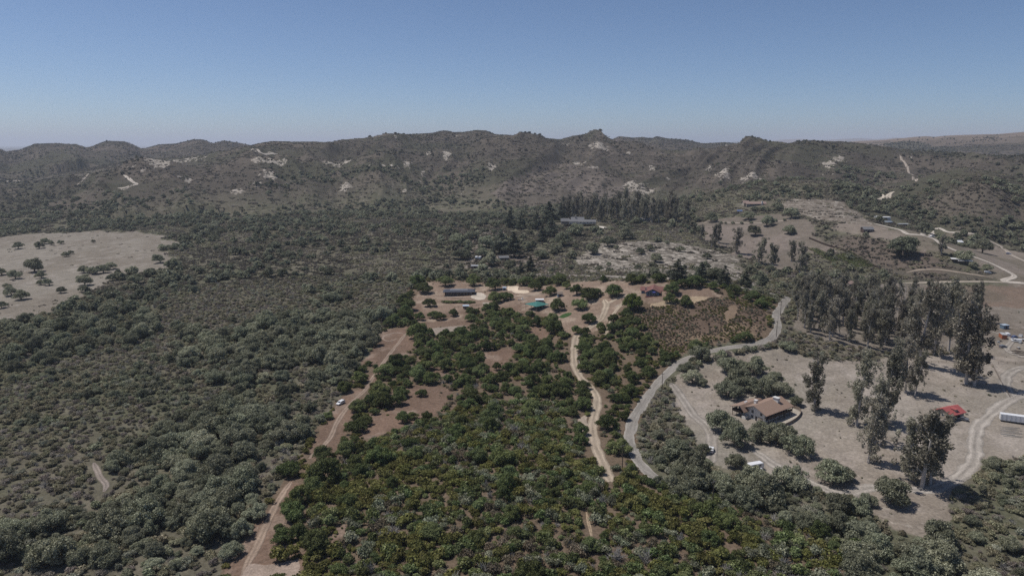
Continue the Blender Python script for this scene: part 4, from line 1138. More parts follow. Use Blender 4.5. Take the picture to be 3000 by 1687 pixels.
LOWER = wpoly([(900, 1480), (1100, 1290), (1350, 1200), (1560, 1160), (1640, 1200), (1700, 1330), (1850, 1400), (2120, 1470), (2513, 1613), (2480, 1760), (700, 1760), (880, 1600)])
RIGHT_STRIP = wpoly([(1870, 1200), (1960, 1180), (2040, 1300), (2090, 1390), (2200, 1410), (2350, 1430), (2450, 1470), (2530, 1560), (2600, 1580), (2760, 1580), (2760, 1780), (2500, 1780), (2513, 1613), (1960, 1415), (1900, 1370), (1870, 1320)])

def tree_prob(x, y):
    r = np.hypot(x, y)
    n = fbm(x / 55, y / 55, 3, 201); n2 = fbm(x / 22, y / 22, 2, 203)
    p = 0.06 + 0.84 * sstep(.43, .54, n * .6 + n2 * .4)
    p = np.where((r > 520) & (r < 1050), np.where(y < x * -1.9 + 300, 0.62 * sstep(.43, .57, n * .7 + n2 * .3), 0.42 * sstep(.46, .60, n * .7 + n2 * .3)), p)
    par = inside(PARCEL, x, y)
    p = np.where(par, 0.90 * sstep(.22, .36, n * .5 + n2 * .5), p)
    low = inside(LOWER, x, y)
    p = np.where(low & par, 0.20 * sstep(.36, .56, n * .4 + n2 * .6), p)
    p = np.where(inside(RIGHT_STRIP, x, y), 0.92, p)
    _, hill, q, n1 = terrain(x, y, True)
    ph = (0.45 * sstep(.60, .70, fbm(x / 130, y / 130, 3, 207)) + 0.36 * sstep(-0.06, -0.22, n1) * (q > .2)) * sstep(.99, .85, hill) + 0.006
    p = np.where((r >= 1000) & (r < 9000), np.where(hill < .12, 0.62 * sstep(.40, .56, n * .7 + n2 * .3), ph), p)
    p = np.where(in_any([SAND], x, y), 0.04, p)
    p = np.where(inside(MIDSOIL, x, y), 0.10, p)
    p = np.where(in_any(NOTREE, x, y), 0.0, p)
    p = np.where(in_any(TREE_BAND, x, y), 0.9, p)
    return p, par

def away_from_placed(x, y, rad):
    ok = np.ones(len(x), bool)
    for px, py, pr in PLACED:
        ok &= (x - px) ** 2 + (y - py) ** 2 > (0.75 * pr + 0.7 * rad) ** 2
    return ok

# oaks, near
xs, ys, rng = grid(150, 560, 6.4, 21)
pr, par = tree_prob(xs, ys)
sc = np.where(par, 0.38 + 0.74 * rng.random(len(xs)) ** 1.5, (0.30 + 0.80 * rng.random(len(xs)) ** 1.6) * (0.62 + 0.85 * sstep(.40, .62, fbm(xs / 55, ys / 55, 3, 201))))
k = (rng.random(len(xs)) < pr)
xs, ys, par, sc = xs[k], ys[k], par[k], sc[k]
k = free_of_things(xs, ys, 3) & away_from_placed(xs, ys, sc * 4.5) & ~near_road(xs, ys, sc * 1.7)
xs, ys, par, sc = xs[k], ys[k], par[k], sc[k]
zs = terrain(xs, ys)
uu, vv = project(xs, ys, zs)
vis = (uu > -60) & (uu < 3060) & (vv < 1760)
xs, ys, zs, par, sc, uu, vv = [a[vis] for a in (xs, ys, zs, par, sc, uu, vv)]
order = np.argsort(-(sc / np.hypot(xs, ys)) * ((uu > 0) & (uu < 3000) & (vv < 1700)))
N_OAK = 300 - sum(1 for o in COL.objects if o.name.startswith('oak_tree'))
solo = order[:max(0, N_OAK)]; rest = order[max(0, N_OAK):]
DRIVE_U = lambda v: np.interp(v, [880, 960, 1000, 1045, 1110, 1160, 1240, 1330, 1412, 1687], [1775, 1728, 1684, 1680, 1705, 1748, 1736, 1755, 1788, 1735])
PAVE_V = lambda u: 1376 + (u - 1893) * 0.42
for i in solo:
    u, v = uu[i], vv[i]
    if par[i]:
        if v > 1390: lb, gr = 'green live oak in the brushy lower property below the end of the drive', 'oaks in the lower brush'
        elif u < DRIVE_U(v): lb, gr = 'green live oak in the thick woodland left of the winding dirt drive', 'property oaks left of the drive'
        else: lb, gr = 'green live oak between the winding dirt drive and the paved road', 'property oaks right of the drive'
    elif u < 1250: lb, gr = 'grey green live oak in the dense woodland left of the property track', 'oaks of the left woodland'
    elif u > 2740: lb, gr = 'grey green live oak in the woods at the lower right edge', 'oaks of the lower right woods'
    elif v > 1100: lb, gr = 'grey green live oak in the belt of trees just beyond the paved road', 'oaks along the paved road'
    else: lb, gr = 'grey green oak in the middle distance beyond the property', 'oaks beyond the property'
    tier = 'far' if v < 1150 else 'middle' if v < 1350 else 'near'
    if not par[i] and u < 1250: lb = 'grey green oak in the %s woodland left of the property track%s' % (tier, ', by the left edge' if u < 350 else ', near the track' if u > 700 else '')
    elif par[i] and v > 1390: lb = 'green live oak in the brushy lower property, %s' % ('left third' if u < 1250 else 'middle third' if u < 1800 else 'right third')
    else: lb = lb + ', ' + tier + ' part'
    plant('oak_tree', OAKS[int(rng.integers(9))], xs[i], ys[i], sc[i], rng.random() * 6.28, lb, 'tree', gr, IN_M if par[i] else OUT_M, sc[i] * (0.85 + 0.35 * rng.random()), zs[i])

def bare_mesh(pair, mat, extra=None):
    """crown and trunk in one mesh for the uncounted trees"""
    bm = bmesh.new()
    me0, me1 = pair
    V = []; F = []; T = []
    for me in (me0, me1):
        n = len(me.vertices); co = np.empty(n * 3, np.float32); me.vertices.foreach_get('co', co)
        fl = np.empty(len(me.loops), np.int32); me.loops.foreach_get('vertex_index', fl)
        F.append(fl.reshape(-1, 4) + (0 if not V else len(V[0]))); V.append(co.reshape(-1, 3))
        t = np.zeros(n, np.float32)
        if me is me0: me.attributes['tint'].data.foreach_get('value', t)
        T.append(t)
    bm.free()
    return np_mesh('oak', np.concatenate(V), np.concatenate(F), mat, False, {'tint': np.concatenate(T)})

C_in = hidden_collection('oak_kind_green', [bare_mesh(p, M['oak_in']) for p in OAKS])
C_out = hidden_collection('oak_kind_grey', [bare_mesh(p, M['oak_out']) for p in OAKS])
LOD = [oak_parts(500 + i, 1100, 0.55) for i in range(6)]
C_far = hidden_collection('oak_kind_far', [bare_mesh(p, M['oak_out']) for p in LOD])
C_hill = hidden_collection('oak_kind_hill', [bare_mesh(p, M['hill_oak']) for p in LOD])

def put(name, label, x, y, z, s, rng, coll, nkind, tall=(0.85, 0.35)):
    n = len(x)
    asp = 0.82 + 0.36 * rng.random(n)
    size = np.stack([s * asp, s / asp, s * (tall[0] + tall[1] * rng.random(n))], 1)
    return scatter(name, label, np.stack([x, y, z], 1), size, rng.random(n) * 6.28, rng.integers(0, nkind, n), coll)

ri = rest[par[rest]]; ro = rest[~par[rest]]
put('property_oak_woodland', 'green oak woodland filling the property between its clearings', xs[ri], ys[ri], zs[ri], sc[ri], rng, C_in, 9)
put('oak_woodland', 'grey green oak woodland around the property', xs[ro], ys[ro], zs[ro], sc[ro], rng, C_out, 9)
# oaks, middle distance and hills
x2, y2, rng = grid(560, 1500, 8.5, 22, 40)
p2, par2 = tree_prob(x2, y2)
s2 = (0.55 + 0.65 * rng.random(len(x2)) ** 1.5)
k = (rng.random(len(x2)) < p2)
x2, y2, s2 = x2[k], y2[k], s2[k]
k = free_of_things(x2, y2, 3) & away_from_placed(x2, y2, s2 * 4) & ~near_road(x2, y2, s2 * 1.5)
x2, y2, s2 = x2[k], y2[k], s2[k]; z2 = terrain(x2, y2)
put('distant_oak_woodland', 'dusky oak woodland spreading from the property to the hills', x2, y2, z2, s2, rng, C_far, 6)
x3, y3, rng = grid(1500, 4300, 13, 23, 38)
p3, par3 = tree_prob(x3, y3)
s3 = (0.45 + 0.6 * rng.random(len(x3)) ** 1.6)
k = (rng.random(len(x3)) < p3 * 0.8)
x3, y3, s3 = x3[k], y3[k], s3[k]; z3 = terrain(x3, y3)
put('hillside_oaks', 'dark oaks clumped in the folds of the far hills', x3, y3, z3 - 0.3, s3, rng, C_hill, 6)
print('oaks', len(xs), len(x2), len(x3))

# ------------------------------------------------------------------ shrubs
def shrub_set(sfx):
    out = []
    for i in range(3): out.append(shrub_mesh(600 + i, 'olive' + sfx))
    for i in range(3): out.append(shrub_mesh(610 + i, 'green' + sfx))
    for i in range(3): out.append(shrub_mesh(620 + i, 'sage' + sfx, 520, .17))
    for i in range(2): out.append(shrub_mesh(630 + i, 'brown' + sfx, 460, .16))
    for i in range(2): out.append(twig_mesh(640 + i))
    return out
SH_IN, SH_OUT = shrub_set('_in'), shrub_set('_out')
CS_in, CS_out = hidden_collection('shrub_kind_green', SH_IN), hidden_collection('shrub_kind_grey', SH_OUT)
x4, y4, rng = grid(150, 620, 2.7, 24)
n = len(x4)
par4 = inside(PARCEL, x4, y4)
bare = in_any([MEADOW, FIELD, PLOUGH, VALLEY, KNOLL, HOME, YARD_R] + CLEAR, x4, y4)
dens = np.where(bare, np.where(inside(FIELD, x4, y4), 0.06, 0.022), 0.50 + 0.40 * sstep(.30, .52, fbm(x4 / 16, y4 / 16, 3, 221)))
mdw = inside(MEADOW, x4, y4)
ctr = MEADOW.mean(0)
edge = mdw & ~inside(ctr + (MEADOW - ctr) * 0.88, x4, y4)
g4 = fbm(x4 / 55, y4 / 55, 3, 201) * .6 + fbm(x4 / 22, y4 / 22, 2, 203) * .4
dens = np.where(~bare & ~par4 & (g4 < .485), np.maximum(dens, .86), dens)
dens = np.where(edge, 0.16 * sstep(.42, .6, fbm(x4 / 20, y4 / 20, 2, 225)), dens)
dens = np.where(inside(LOWER, x4, y4), 0.94, dens)
dens = np.where(par4 & ~inside(LOWER, x4, y4) & ~bare, 0.42, dens)
dens = np.where(inside(SCRUB_SLOPE, x4, y4), 0.0, dens)
dens = np.where(inside(SAND, x4, y4), 0.2, dens)
k = rng.random(n) < dens
x4, y4, par4, bare = x4[k], y4[k], par4[k], bare[k]
k = free_of_things(x4, y4, -1) & ~near_road(x4, y4, 0.4) & ~in_any(PADS, x4, y4)
x4, y4, par4, bare = x4[k], y4[k], par4[k], bare[k]
n = len(x4)
kn = fbm(x4 / 20, y4 / 20, 3, 231) + 0.22 * (rng.random(n) - .5)
kn2 = rng.random(n)
which = np.where(kn < .475, rng.integers(0, 3, n), np.where(kn < .58, rng.integers(3, 6, n), np.where(kn < .63, rng.integers(6, 9, n), np.where(kn2 < .30, rng.integers(9, 11, n), np.where(kn2 < .48, rng.integers(11, 13, n), rng.integers(0, 6, n))))))
gap = (fbm(x4 / 55, y4 / 55, 3, 201) * .6 + fbm(x4 / 22, y4 / 22, 2, 203) * .4 < .485) & ~par4
which = np.where(gap, np.where(kn2 < .48, rng.integers(0, 3, n), np.where(kn2 < .80, rng.integers(9, 11, n), np.where(kn2 < .93, rng.integers(6, 9, n), rng.integers(11, 13, n)))), which)
ss = inside(SCRUB_SLOPE, x4, y4)
which = np.where(ss, np.where(kn2 < .68, rng.integers(9, 11, n), rng.integers(0, 3, n)), which)
s4 = 0.55 + 0.85 * rng.random(n) ** 1.5
s4 = np.where(inside(LOWER, x4, y4), s4 * 1.38, s4)
s4 = np.where(~par4 & ~bare, s4 * np.where(gap, .98, 1.15), s4)
s4 = np.where(ss, s4 * 0.6, s4); s4 = np.where(bare, s4 * 0.4, s4); s4 = np.where(inside(SAND, x4, y4), s4 * .75, s4)
z4 = terrain(x4, y4)
u4, v4 = project(x4, y4, z4)
vis = (u4 > -60) & (u4 < 3060) & (v4 < 1750)
x4, y4, z4, s4, par4, which, u4, v4 = [a[vis] for a in (x4, y4, z4, s4, par4, which, u4, v4)]
KIND = ['olive green', 'olive green', 'olive green', 'dark green', 'dark green', 'dark green', 'pale grey sage', 'pale grey sage', 'pale grey sage', 'dry brown', 'dry brown', 'bleached leafless', 'bleached leafless']
# the named shrubs by the lower left track
for u, v, w, kk, lb in ((934, 1604, 46, 0, 'tall olive shrub between the oaks by the lower left track'), (833, 1634, 64, 1, 'broad low olive shrub at the sandy turnout'), (895, 1640, 30, 2, 'small yellowish olive shrub at the sandy turnout'), (1995, 1586, 40, 11, 'bleached leafless shrub standing out in the lower brush'), (1800, 1645, 46, 12, 'grey leafless tangle near the bottom edge'),
                        (2021, 1299, 22, 4, 'small round dark shrub left of the white house driveway'), (1447, 1105, 26, 0, 'yellow olive shrub below the central bare patch')):
    p = pt(u, v); s = w * mpp(p) / 2.9
    o = link('chaparral_shrub', SH_IN[kk] if inside(PARCEL, np.array([p.x]), np.array([p.y]))[0] else SH_OUT[kk], None, p, random.random() * 6)
    o.scale = (s, s, s * .9); tag(o, lb, 'shrub')
for j, (u, v, w) in enumerate(((2050, 1072, 26), (2072, 1060, 28), (2094, 1054, 22), (2114, 1046, 30), (2134, 1042, 26), (2154, 1036, 22), (2172, 1036, 26), (2190, 1031, 30), (2208, 1028, 22), (2226, 1024, 26), (2244, 1022, 22), (2262, 1018, 26), (2034, 1084, 26))):
    p = pt(u, v); s = w * mpp(p) / 2.9
    o = link('chaparral_shrub', SH_OUT[(3, 0, 6, 4, 9)[j % 5]], None, p, random.random() * 6); o.scale = (s, s, s)
    tag(o, 'roadside bush on the bank between the paved road and the white house field', 'shrub', 'bushes along the paved road')
# beds of low green growth at the homestead
for j, (u0, u1, v0, w) in enumerate(((1300, 1395, 886, 22), (1306, 1376, 861, 8))):
    for q in range(9 if j == 0 else 7):
        u = u0 + (u1 - u0) * (q + .3) / (9 if j == 0 else 7); p = pt(u, v0 + random.uniform(-2, 2)); s = w * mpp(p) / 2.9
        o = link('chaparral_shrub', SH_IN[3 + q % 3], None, p, random.random() * 6); o.scale = (s, s, s * (.45 if j == 0 else .7))
        tag(o, 'low spreading shrub in the green strip in front of the long dark roofed house' if j == 0 else 'small garden shrub against the front of the long dark roofed house', 'shrub', 'low shrubs in the green strip' if j == 0 else 'garden shrubs along the long house')
app = s4 / np.hypot(x4, y4) * ((u4 > 0) & (u4 < 3000) & (v4 < 1687))
order = np.argsort(-app)
solo, rest = order[:270], order[270:]
for i in solo:
    o = link('chaparral_shrub', (SH_IN if par4[i] else SH_OUT)[which[i]], None, (x4[i], y4[i], z4[i]), rng.random() * 6.28)
    o.scale = (s4[i], s4[i], s4[i] * (0.8 + 0.4 * rng.random()))
    wh = 'in the brush along the bottom of the property' if par4[i] else ('in the woodland floor at lower left' if u4[i] < 900 else 'in the scrub at lower right beyond the paved road')
    tag(o, '%s %s shrub %s%s' % ('large' if s4[i] > 1.75 else 'medium', KIND[which[i]], wh, '' if not par4[i] else ', left third' if u4[i] < 1250 else ', middle third' if u4[i] < 1800 else ', right third'), 'shrub', '%s shrubs %s' % (KIND[which[i]], wh))
ri = rest[par4[rest]]; ro = rest[~par4[rest]]
def put_which(name, label, i, coll):
    n = len(i)
    size = np.stack([s4[i], s4[i], s4[i] * (0.62 + 0.42 * rng.random(n))], 1)
    scatter(name, label, np.stack([x4[i], y4[i], z4[i]], 1), size, rng.random(n) * 6.28, which[i], coll)
put_which('property_chaparral', 'olive green and grey chaparral brush covering the lower property', ri, CS_in)
put_which('chaparral', 'grey green chaparral brush outside the property', ro, CS_out)
xq, yq, rng = grid(300, 620, 1.45, 27)
k = inside(SCRUB_SLOPE, xq, yq); xq, yq = xq[k], yq[k]
k = (rng.random(len(xq)) < .25 + .7 * sstep(.3, .5, fbm(xq / 7, yq / 7, 3, 271))) & ~near_road(xq, yq, .3) & ~in_any(PADS, xq, yq) & free_of_things(xq, yq, -3)
xq, yq = xq[k], yq[k]; nq = len(xq)
sq = .32 + .35 * rng.random(nq) ** 1.5
wq = np.where(fbm(xq / 12, yq / 12, 3, 273) + .2 * (rng.random(nq) - .5) < .44, rng.integers(0, 3, nq), np.where(rng.random(nq) < .85, rng.integers(9, 11, nq), rng.integers(6, 9, nq)))
scatter('heath_scrub', 'low reddish brown heath on the slope below the red roofed house', np.stack([xq, yq, terrain(xq, yq)], 1), np.stack([sq, sq, sq * .9], 1), rng.random(nq) * 6.28, wq, CS_in)
# scrub farther off and on the hills
PAT = [patch_mesh(700 + i, 'hill') for i in range(5)] + [patch_mesh(710 + i, 'olive_out', h=1.1) for i in range(2)] + [patch_mesh(720 + i, 'brown_out', h=1.0) for i in range(2)]
C_pat = hidden_collection('scrub_kind', PAT)
x5, y5, rng = grid(600, 1150, 5.6, 25, 40)
bare5 = in_any([MEADOW, FIELD, PLOUGH, VALLEY, KNOLL, HOME, YARD_R], x5, y5)
k = (rng.random(len(x5)) < np.where(bare5, .03, np.where(in_any([SAND, PALE_SLOPE], x5, y5), .12, np.where(inside(BOWL, x5, y5), .35, .8)))) & free_of_things(x5, y5, 2) & ~near_road(x5, y5, 3.0)
x5, y5, bare5 = x5[k], y5[k], bare5[k]
s5 = (0.45 + 0.5 * rng.random(len(x5))) * np.where(bare5, .5, 1)
w5 = np.where(fbm(x5 / 60, y5 / 60, 3, 241) + .25 * (rng.random(len(x5)) - .5) > .5, rng.integers(0, 5, len(x5)), rng.integers(5, 9, len(x5)))
scatter('valley_scrub', 'grey green scrub on the valley floor beyond the property', np.stack([x5, y5, terrain(x5, y5)], 1), np.stack([s5, s5, s5 * .9], 1), rng.random(len(x5)) * 6.28, w5, C_pat)
x6, y6, rng = grid(1150, 3600, 10.5, 26, 38)
zt, hill6, q6, n6 = terrain(x6, y6, True)
k = (rng.random(len(x6)) < 0.85 * sstep(.25, .5, fbm(x6 / 45, y6 / 45, 4, 251))) & ~near_road(x6, y6, 4.0)
x6, y6 = x6[k], y6[k]
s6 = 0.5 + 0.7 * rng.random(len(x6))
w6 = np.where(fbm(x6 / 160, y6 / 160, 3, 261) + .3 * (rng.random(len(x6)) - .5) > .46, rng.integers(0, 5, len(x6)), rng.integers(5, 9, len(x6)))
scatter('hill_chaparral', 'brownish chaparral covering the hills', np.stack([x6, y6, zt[k] - .2], 1), np.stack([s6, s6, s6], 1), rng.random(len(x6)) * 6.28, w6, C_pat)
print('shrubs', len(x4), len(x5), len(x6))

# ------------------------------------------------------------------ buildings and made things
def bm_obj(name, bm, mat, parent=None, loc=None, rz=None, smooth=False):
    me = bpy.data.meshes.new(name)
    bmesh.ops.recalc_face_normals(bm, faces=bm.faces)
    bm.to_mesh(me); bm.free()
    if smooth:
        for p in me.polygons: p.use_smooth = True
    me.materials.append(mat)
    return link(name, me, parent, loc, rz)

def add_box(bm, x0, x1, y0, y1, z0, z1):
    v = [bm.verts.new(p) for p in ((x0, y0, z0), (x1, y0, z0), (x1, y1, z0), (x0, y1, z0), (x0, y0, z1), (x1, y0, z1), (x1, y1, z1), (x0, y1, z1))]
    for f in ((3, 2, 1, 0), (4, 5, 6, 7), (0, 1, 5, 4), (1, 2, 6, 5), (2, 3, 7, 6), (3, 0, 4, 7)):
        bm.faces.new([v[i] for i in f])

def box(name, x0, x1, y0, y1, z0, z1, mat, parent=None):
    bm = bmesh.new(); add_box(bm, x0, x1, y0, y1, z0, z1)
    return bm_obj(name, bm, mat, parent)

def solid(name, bottom, top, mat, parent=None):
    """a closed body between two polygons with the same number of corners"""
    bm = bmesh.new(); n = len(bottom)
    b = [bm.verts.new(p) for p in bottom]; t = [bm.verts.new(p) for p in top]
    bm.faces.new(b[::-1]); bm.faces.new(t)
    for i in range(n):
        bm.faces.new((b[i], b[(i + 1) % n], t[(i + 1) % n], t[i]))
    return bm_obj(name, bm, mat, parent)

def gable_walls(name, x0, x1, y0, y1, eave, ridge, mat, parent, ry=None):
    """walls with pointed ends, the ridge running along x"""
    ry = (y0 + y1) / 2 if ry is None else ry
    prof = [(y0, -1.0), (y1, -1.0), (y1, eave), (ry, ridge), (y0, eave)]
    return solid(name, [(x0, y, z) for y, z in prof], [(x1, y, z) for y, z in prof], mat, parent)

def gable_roof(name, x0, x1, y0, y1, eave, ridge, mat, parent, over=0.6, th=0.22, ry=None, overx=None):
    ry = (y0 + y1) / 2 if ry is None else ry
    ox = over if overx is None else overx
    sl0 = (ridge - eave) / (ry - y0); sl1 = (ridge - eave) / (y1 - ry)
    a, b = y0 - over, y1 + over
    za, zb = eave - sl0 * over, eave - sl1 * over
    prof = [(a, za + .03), (ry, ridge + .03), (b, zb + .03), (b, zb + th), (ry, ridge + th + .05), (a, za + th)]
    return solid(name, [(x0 - ox, y, z) for y, z in prof], [(x1 + ox, y, z) for y, z in prof], mat, parent)

def hip_roof(name, x0, x1, y0, y1, eave, ridge, mat, parent, over=0.6, inset=None, th=0.2):
    x0 -= over; x1 += over; y0 -= over; y1 += over
    ins = (y1 - y0) / 2 if inset is None else inset
    cy = (y0 + y1) / 2
    bm = bmesh.new()
    lo = [bm.verts.new(p) for p in ((x0, y0, eave), (x1, y0, eave), (x1, y1, eave), (x0, y1, eave))]
    up = [bm.verts.new((v.co.x, v.co.y, eave + th)) for v in lo]
    r0 = bm.verts.new((x0 + ins, cy, ridge)); r1 = bm.verts.new((max(x0 + ins + .05, x1 - ins), cy, ridge))
    bm.faces.new(lo[::-1])
    for i in range(4): bm.faces.new((lo[i], lo[(i + 1) % 4], up[(i + 1) % 4], up[i]))
    bm.faces.new((up[0], up[1], r1, r0)); bm.faces.new((up[2], up[3], r0, r1)); bm.faces.new((up[1], up[2], r1)); bm.faces.new((up[3], up[0], r0))
    return bm_obj(name, bm, mat, parent)

M['white_wall'] = plain('white_stucco', (.62, .60, .56), .9, .07)
M['brown_roof'] = plain('brown_shingles', (.275, .19, .145), .95, .16, 1.2)
M['red_roof'] = plain('red_brown_shingles', (.185, .092, .080), .95, .14, 1.0)
M['dark_roof'] = plain('slate_blue_metal_roof', (.060, .066, .085), .55, .12, 1.0)
M['grey_roof'] = plain('grey_shingles', (.165, .165, .17), .9, .1, .6)
M['tile_roof'] = plain('pinkish_tile_roof', (.27, .195, .165), .9, .15, 1.0)
M['teal_roof'] = plain('teal_canvas', (.05, .165, .145), .8, .08, .6)
M['barn_roof'] = plain('red_metal_roof', (.36, .095, .090), .7, .16, .6)
M['white_roof'] = plain('white_metal_roof', (.62, .62, .62), .6, .06)
M['blue_roof'] = plain('pale_blue_metal_roof', (.36, .42, .48), .5, .06)
M['dark_wood'] = plain('dark_stained_wood', (.055, .038, .030), .8, .25)
M['wood'] = plain('weathered_wood', (.23, .185, .15), .95, .25, 5)
M['tan_wall'] = plain('tan_wall', (.36, .31, .25), .9, .1)
M['blue_wall'] = plain('blue_grey_wall', (.13, .19, .26), .85, .08)
M['brown_wall'] = plain('dark_brown_wall', (.085, .06, .05), .85, .12)
M['trim'] = plain('pale_trim', (.58, .57, .54), .8, .05)
M['glass'] = plain('dark_window_glass', (.03, .045, .065), .12, .1, 1, 0, .6)
M['panel'] = plain('solar_cells', (.16, .165, .18), .35, .06, 2, 0, .5)
M['panel_blue'] = plain('blue_solar_cells', (.10, .14, .26), .3, .06, 2, 0, .5)
M['metal'] = plain('grey_metal', (.38, .39, .40), .5, .08)
M['rust'] = plain('rusty_orange_steel', (.36, .13, .07), .8, .2, 1.5)
M['white_paint'] = plain('white_vehicle_paint', (.72, .72, .72), .35, .03, 1, 0, .5)
M['grey_paint'] = plain('grey_vehicle_paint', (.16, .17, .19), .35, .03, 1, 0, .5)
M['blue_paint'] = plain('blue_vehicle_paint', (.06, .10, .22), .35, .03, 1, 0, .5)
M['tyre'] = plain('black_rubber', (.02, .02, .02), .9, .1)
M['pole'] = plain('tarred_pole_wood', (.10, .075, .06), .95, .2)
M['deck'] = plain('red_brown_deck', (.20, .085, .07), .85, .12)
M['stone'] = plain('pale_stone', (.42, .37, .32), .95, .15)
M['blue_cloth'] = plain('blue_canvas', (.11, .12, .42), .9, .05)

def thing(name, u, v, rz, label, cat, group=None, dz=0.0):
    p = pt(u, v)
    e = link(name, None, None, (p.x, p.y, p.z + dz), rz)
    return tag(e, label, cat, group)

def window(parent, face, c, w, h, z, at_=0.0):
    """a framed pane on a wall; face 'x-' 'x+' 'y-' 'y+', c along the wall, at_ the wall plane"""
    s = -1 if face[1] == '-' else 1
    d0, d1 = sorted((at_ - s * .05, at_ + s * .06)); g0, g1 = sorted((at_ + s * .06, at_ + s * .075))
    if face[0] == 'x':
        f = box('window', d0, d1, c - w / 2, c + w / 2, z, z + h, M['trim'], parent)
        box('pane', g0, g1, c - w / 2 + .1, c + w / 2 - .1, z + .1, z + h - .1, M['glass'], f)
    else:
        f = box('window', c - w / 2, c + w / 2, d0, d1, z, z + h, M['trim'], parent)
        box('pane', c - w / 2 + .1, c + w / 2 - .1, g0, g1, z + .1, z + h - .1, M['glass'], f)
    return f

# --- the white two storey house
HZ = math.atan2(.586, .81)
h = thing('house', 2238, 1241, HZ, 'two storey white stucco house with a broad brown shingle roof', 'house')
gable_walls('wall', 0, 17, 0, 9.6, 5.0, 6.9, M['white_wall'], h, 4.6)
gable_walls('wall', 1.2, 12, 9.6, 14.2, 4.4, 5.6, M['white_wall'], h, 10.6)
rf = gable_roof('roof', 0, 17.2, 0, 9.2, 5.0, 6.95, M['brown_roof'], h, 2.0, .28, 4.6, 1.6)
r2 = gable_roof('roof', -2.8, 11.0, 8.9, 14.2, 4.45, 5.75, M['brown_roof'], h, 1.2, .26, 10.2, .9)
ch = box('chimney', 12.2, 13.6, 1.9, 4.4, 5.4, 8.2, M['white_wall'], rf)
box('chimney_cap', 11.9, 13.9, 1.7, 4.6, 8.2, 8.4, M['trim'], rf)
box('chimney', 4.2, 5.4, 7.4, 8.6, 4.8, 7.3, M['white_wall'], rf)
box('chimney_cap', 4.05, 5.55, 7.25, 8.75, 7.3, 7.45, M['trim'], rf)
for (x, y) in ((2.2, 11.4), (3.4, 11.6), (9.4, 6.2)):
    box('roof_vent', x, x + .5, y, y + .8, 5.3, 6.0, M['white_roof'], rf)
for c, z in ((1.6, 3.0), (6.0, 3.0), (6.0, .7)):
    window(h, 'x-', c, 1.3, 1.5, z)
for c, z in ((10.9, 2.9),):
    window(h, 'x-', c, 0.8, 1.3, z, 1.2)
dr = box('door', -.06, .05, 3.55, 4.45, 0, 2.1, M['dark_wood'], h); box('handle', -.1, -.06, 3.65, 3.72, .95, 1.05, M['metal'], dr)
dr = box('door', 1.14, 1.25, 8.2 + 1.6, 9.0 + 1.7, 2.5, 4.5, M['glass'], h)
gd = box('garage_door', -.07, .05, .6, 3.2, 0, 2.2, M['tan_wall'], h)
for k in range(3): box('door_panel', -.1, -.07, .7 + .85 * k, 1.45 + .85 * k, .1, 2.1, M['tan_wall'], gd)
for x in (2.0, 5.2, 8.4, 11.5, 14.5):
    window(h, 'y-', x, 1.8, 1.3, 3.0); window(h, 'y-', x, 1.6, 1.2, .8)
dk = box('balcony', 0.6, 18.2, -1.8, -.02, 2.35, 2.55, M['dark_wood'], h)
box('railing', 0.6, 18.2, -1.86, -1.78, 2.55, 3.5, M['dark_wood'], dk)
for x in (.7, 4.6, 8.5, 12.4, 16.3, 18.1): box('post', x - .09, x + .09, -1.85, -1.67, -.6, 4.6, M['dark_wood'], h)
dk = box('deck', -2.8, 1.15, 9.8, 14.6, 2.2, 2.4, M['dark_wood'], h)
box('railing', -2.88, -2.8, 9.8, 14.6, 2.4, 3.35, M['dark_wood'], dk); box('railing', -2.8, 1.1, 14.6, 14.68, 2.4, 3.35, M['dark_wood'], dk)
for y in (9.9, 12.2, 14.5): box('post', -2.75, -2.58, y - .08, y + .08, -.6, 4.3, M['dark_wood'], h)
box('garden_wall', -2.6, -.3, 7.6, 9.6, -.5, 1.3, M['white_wall'], h)
# palisade round its yard
def fence(name, label, pix, post_h, gap, mat, boards=False, group=None, thick=.07):
    W = smooth_line(at([p[0] for p in pix], [p[1] for p in pix])[:, :2], 0.5)
    seg = np.concatenate([[0], np.cumsum(np.linalg.norm(np.diff(W, axis=0), axis=1))])
    n = max(2, int(seg[-1] / gap))
    s = np.linspace(0, seg[-1], n + 1)
    X = np.interp(s, seg, W[:, 0]); Y = np.interp(s, seg, W[:, 1]); Z = terrain(X, Y)
    e = link(name, None, None, (X[0], Y[0], Z[0])); tag(e, label, 'fence', group)
    bm = bmesh.new(); add_box(bm, -thick, thick, -thick, thick, -.5, post_h)
    pme = bpy.data.meshes.new('post'); bm.to_mesh(pme); bm.free(); pme.materials.append(mat)
    for i in range(n + 1):
        link('post', pme, e, (X[i] - X[0], Y[i] - Y[0], Z[i] - Z[0]))
    for i in range(n):
        a = np.array([X[i] - X[0], Y[i] - Y[0], Z[i] - Z[0]]); b = np.array([X[i + 1] - X[0], Y[i + 1] - Y[0], Z[i + 1] - Z[0]])
        d = b - a; nn = np.array([-d[1], d[0], 0]); nn = nn / np.linalg.norm(nn) * .025
        if boards:
            lv = ((.05, post_h * .95),)
        else:
            lv = ((post_h * .35, post_h * .35 + .05), (post_h * .65, post_h * .65 + .05), (post_h * .93, post_h * .93 + .05))
        for z0, z1 in lv:
            q = [a + nn, b + nn, b - nn, a - nn]
            solid('board_panel' if boards else 'rail', [tuple(p + [0, 0, z0]) for p in q], [tuple(p + [0, 0, z1]) for p in q], mat, e)
    return e
fence('fence', 'curved wooden palisade around the yard of the white house', [(2278, 1254), (2305, 1247), (2330, 1233), (2344, 1219), (2346, 1207), (2336, 1199), (2316, 1193)], 1.5, 1.9, M['wood'], True)
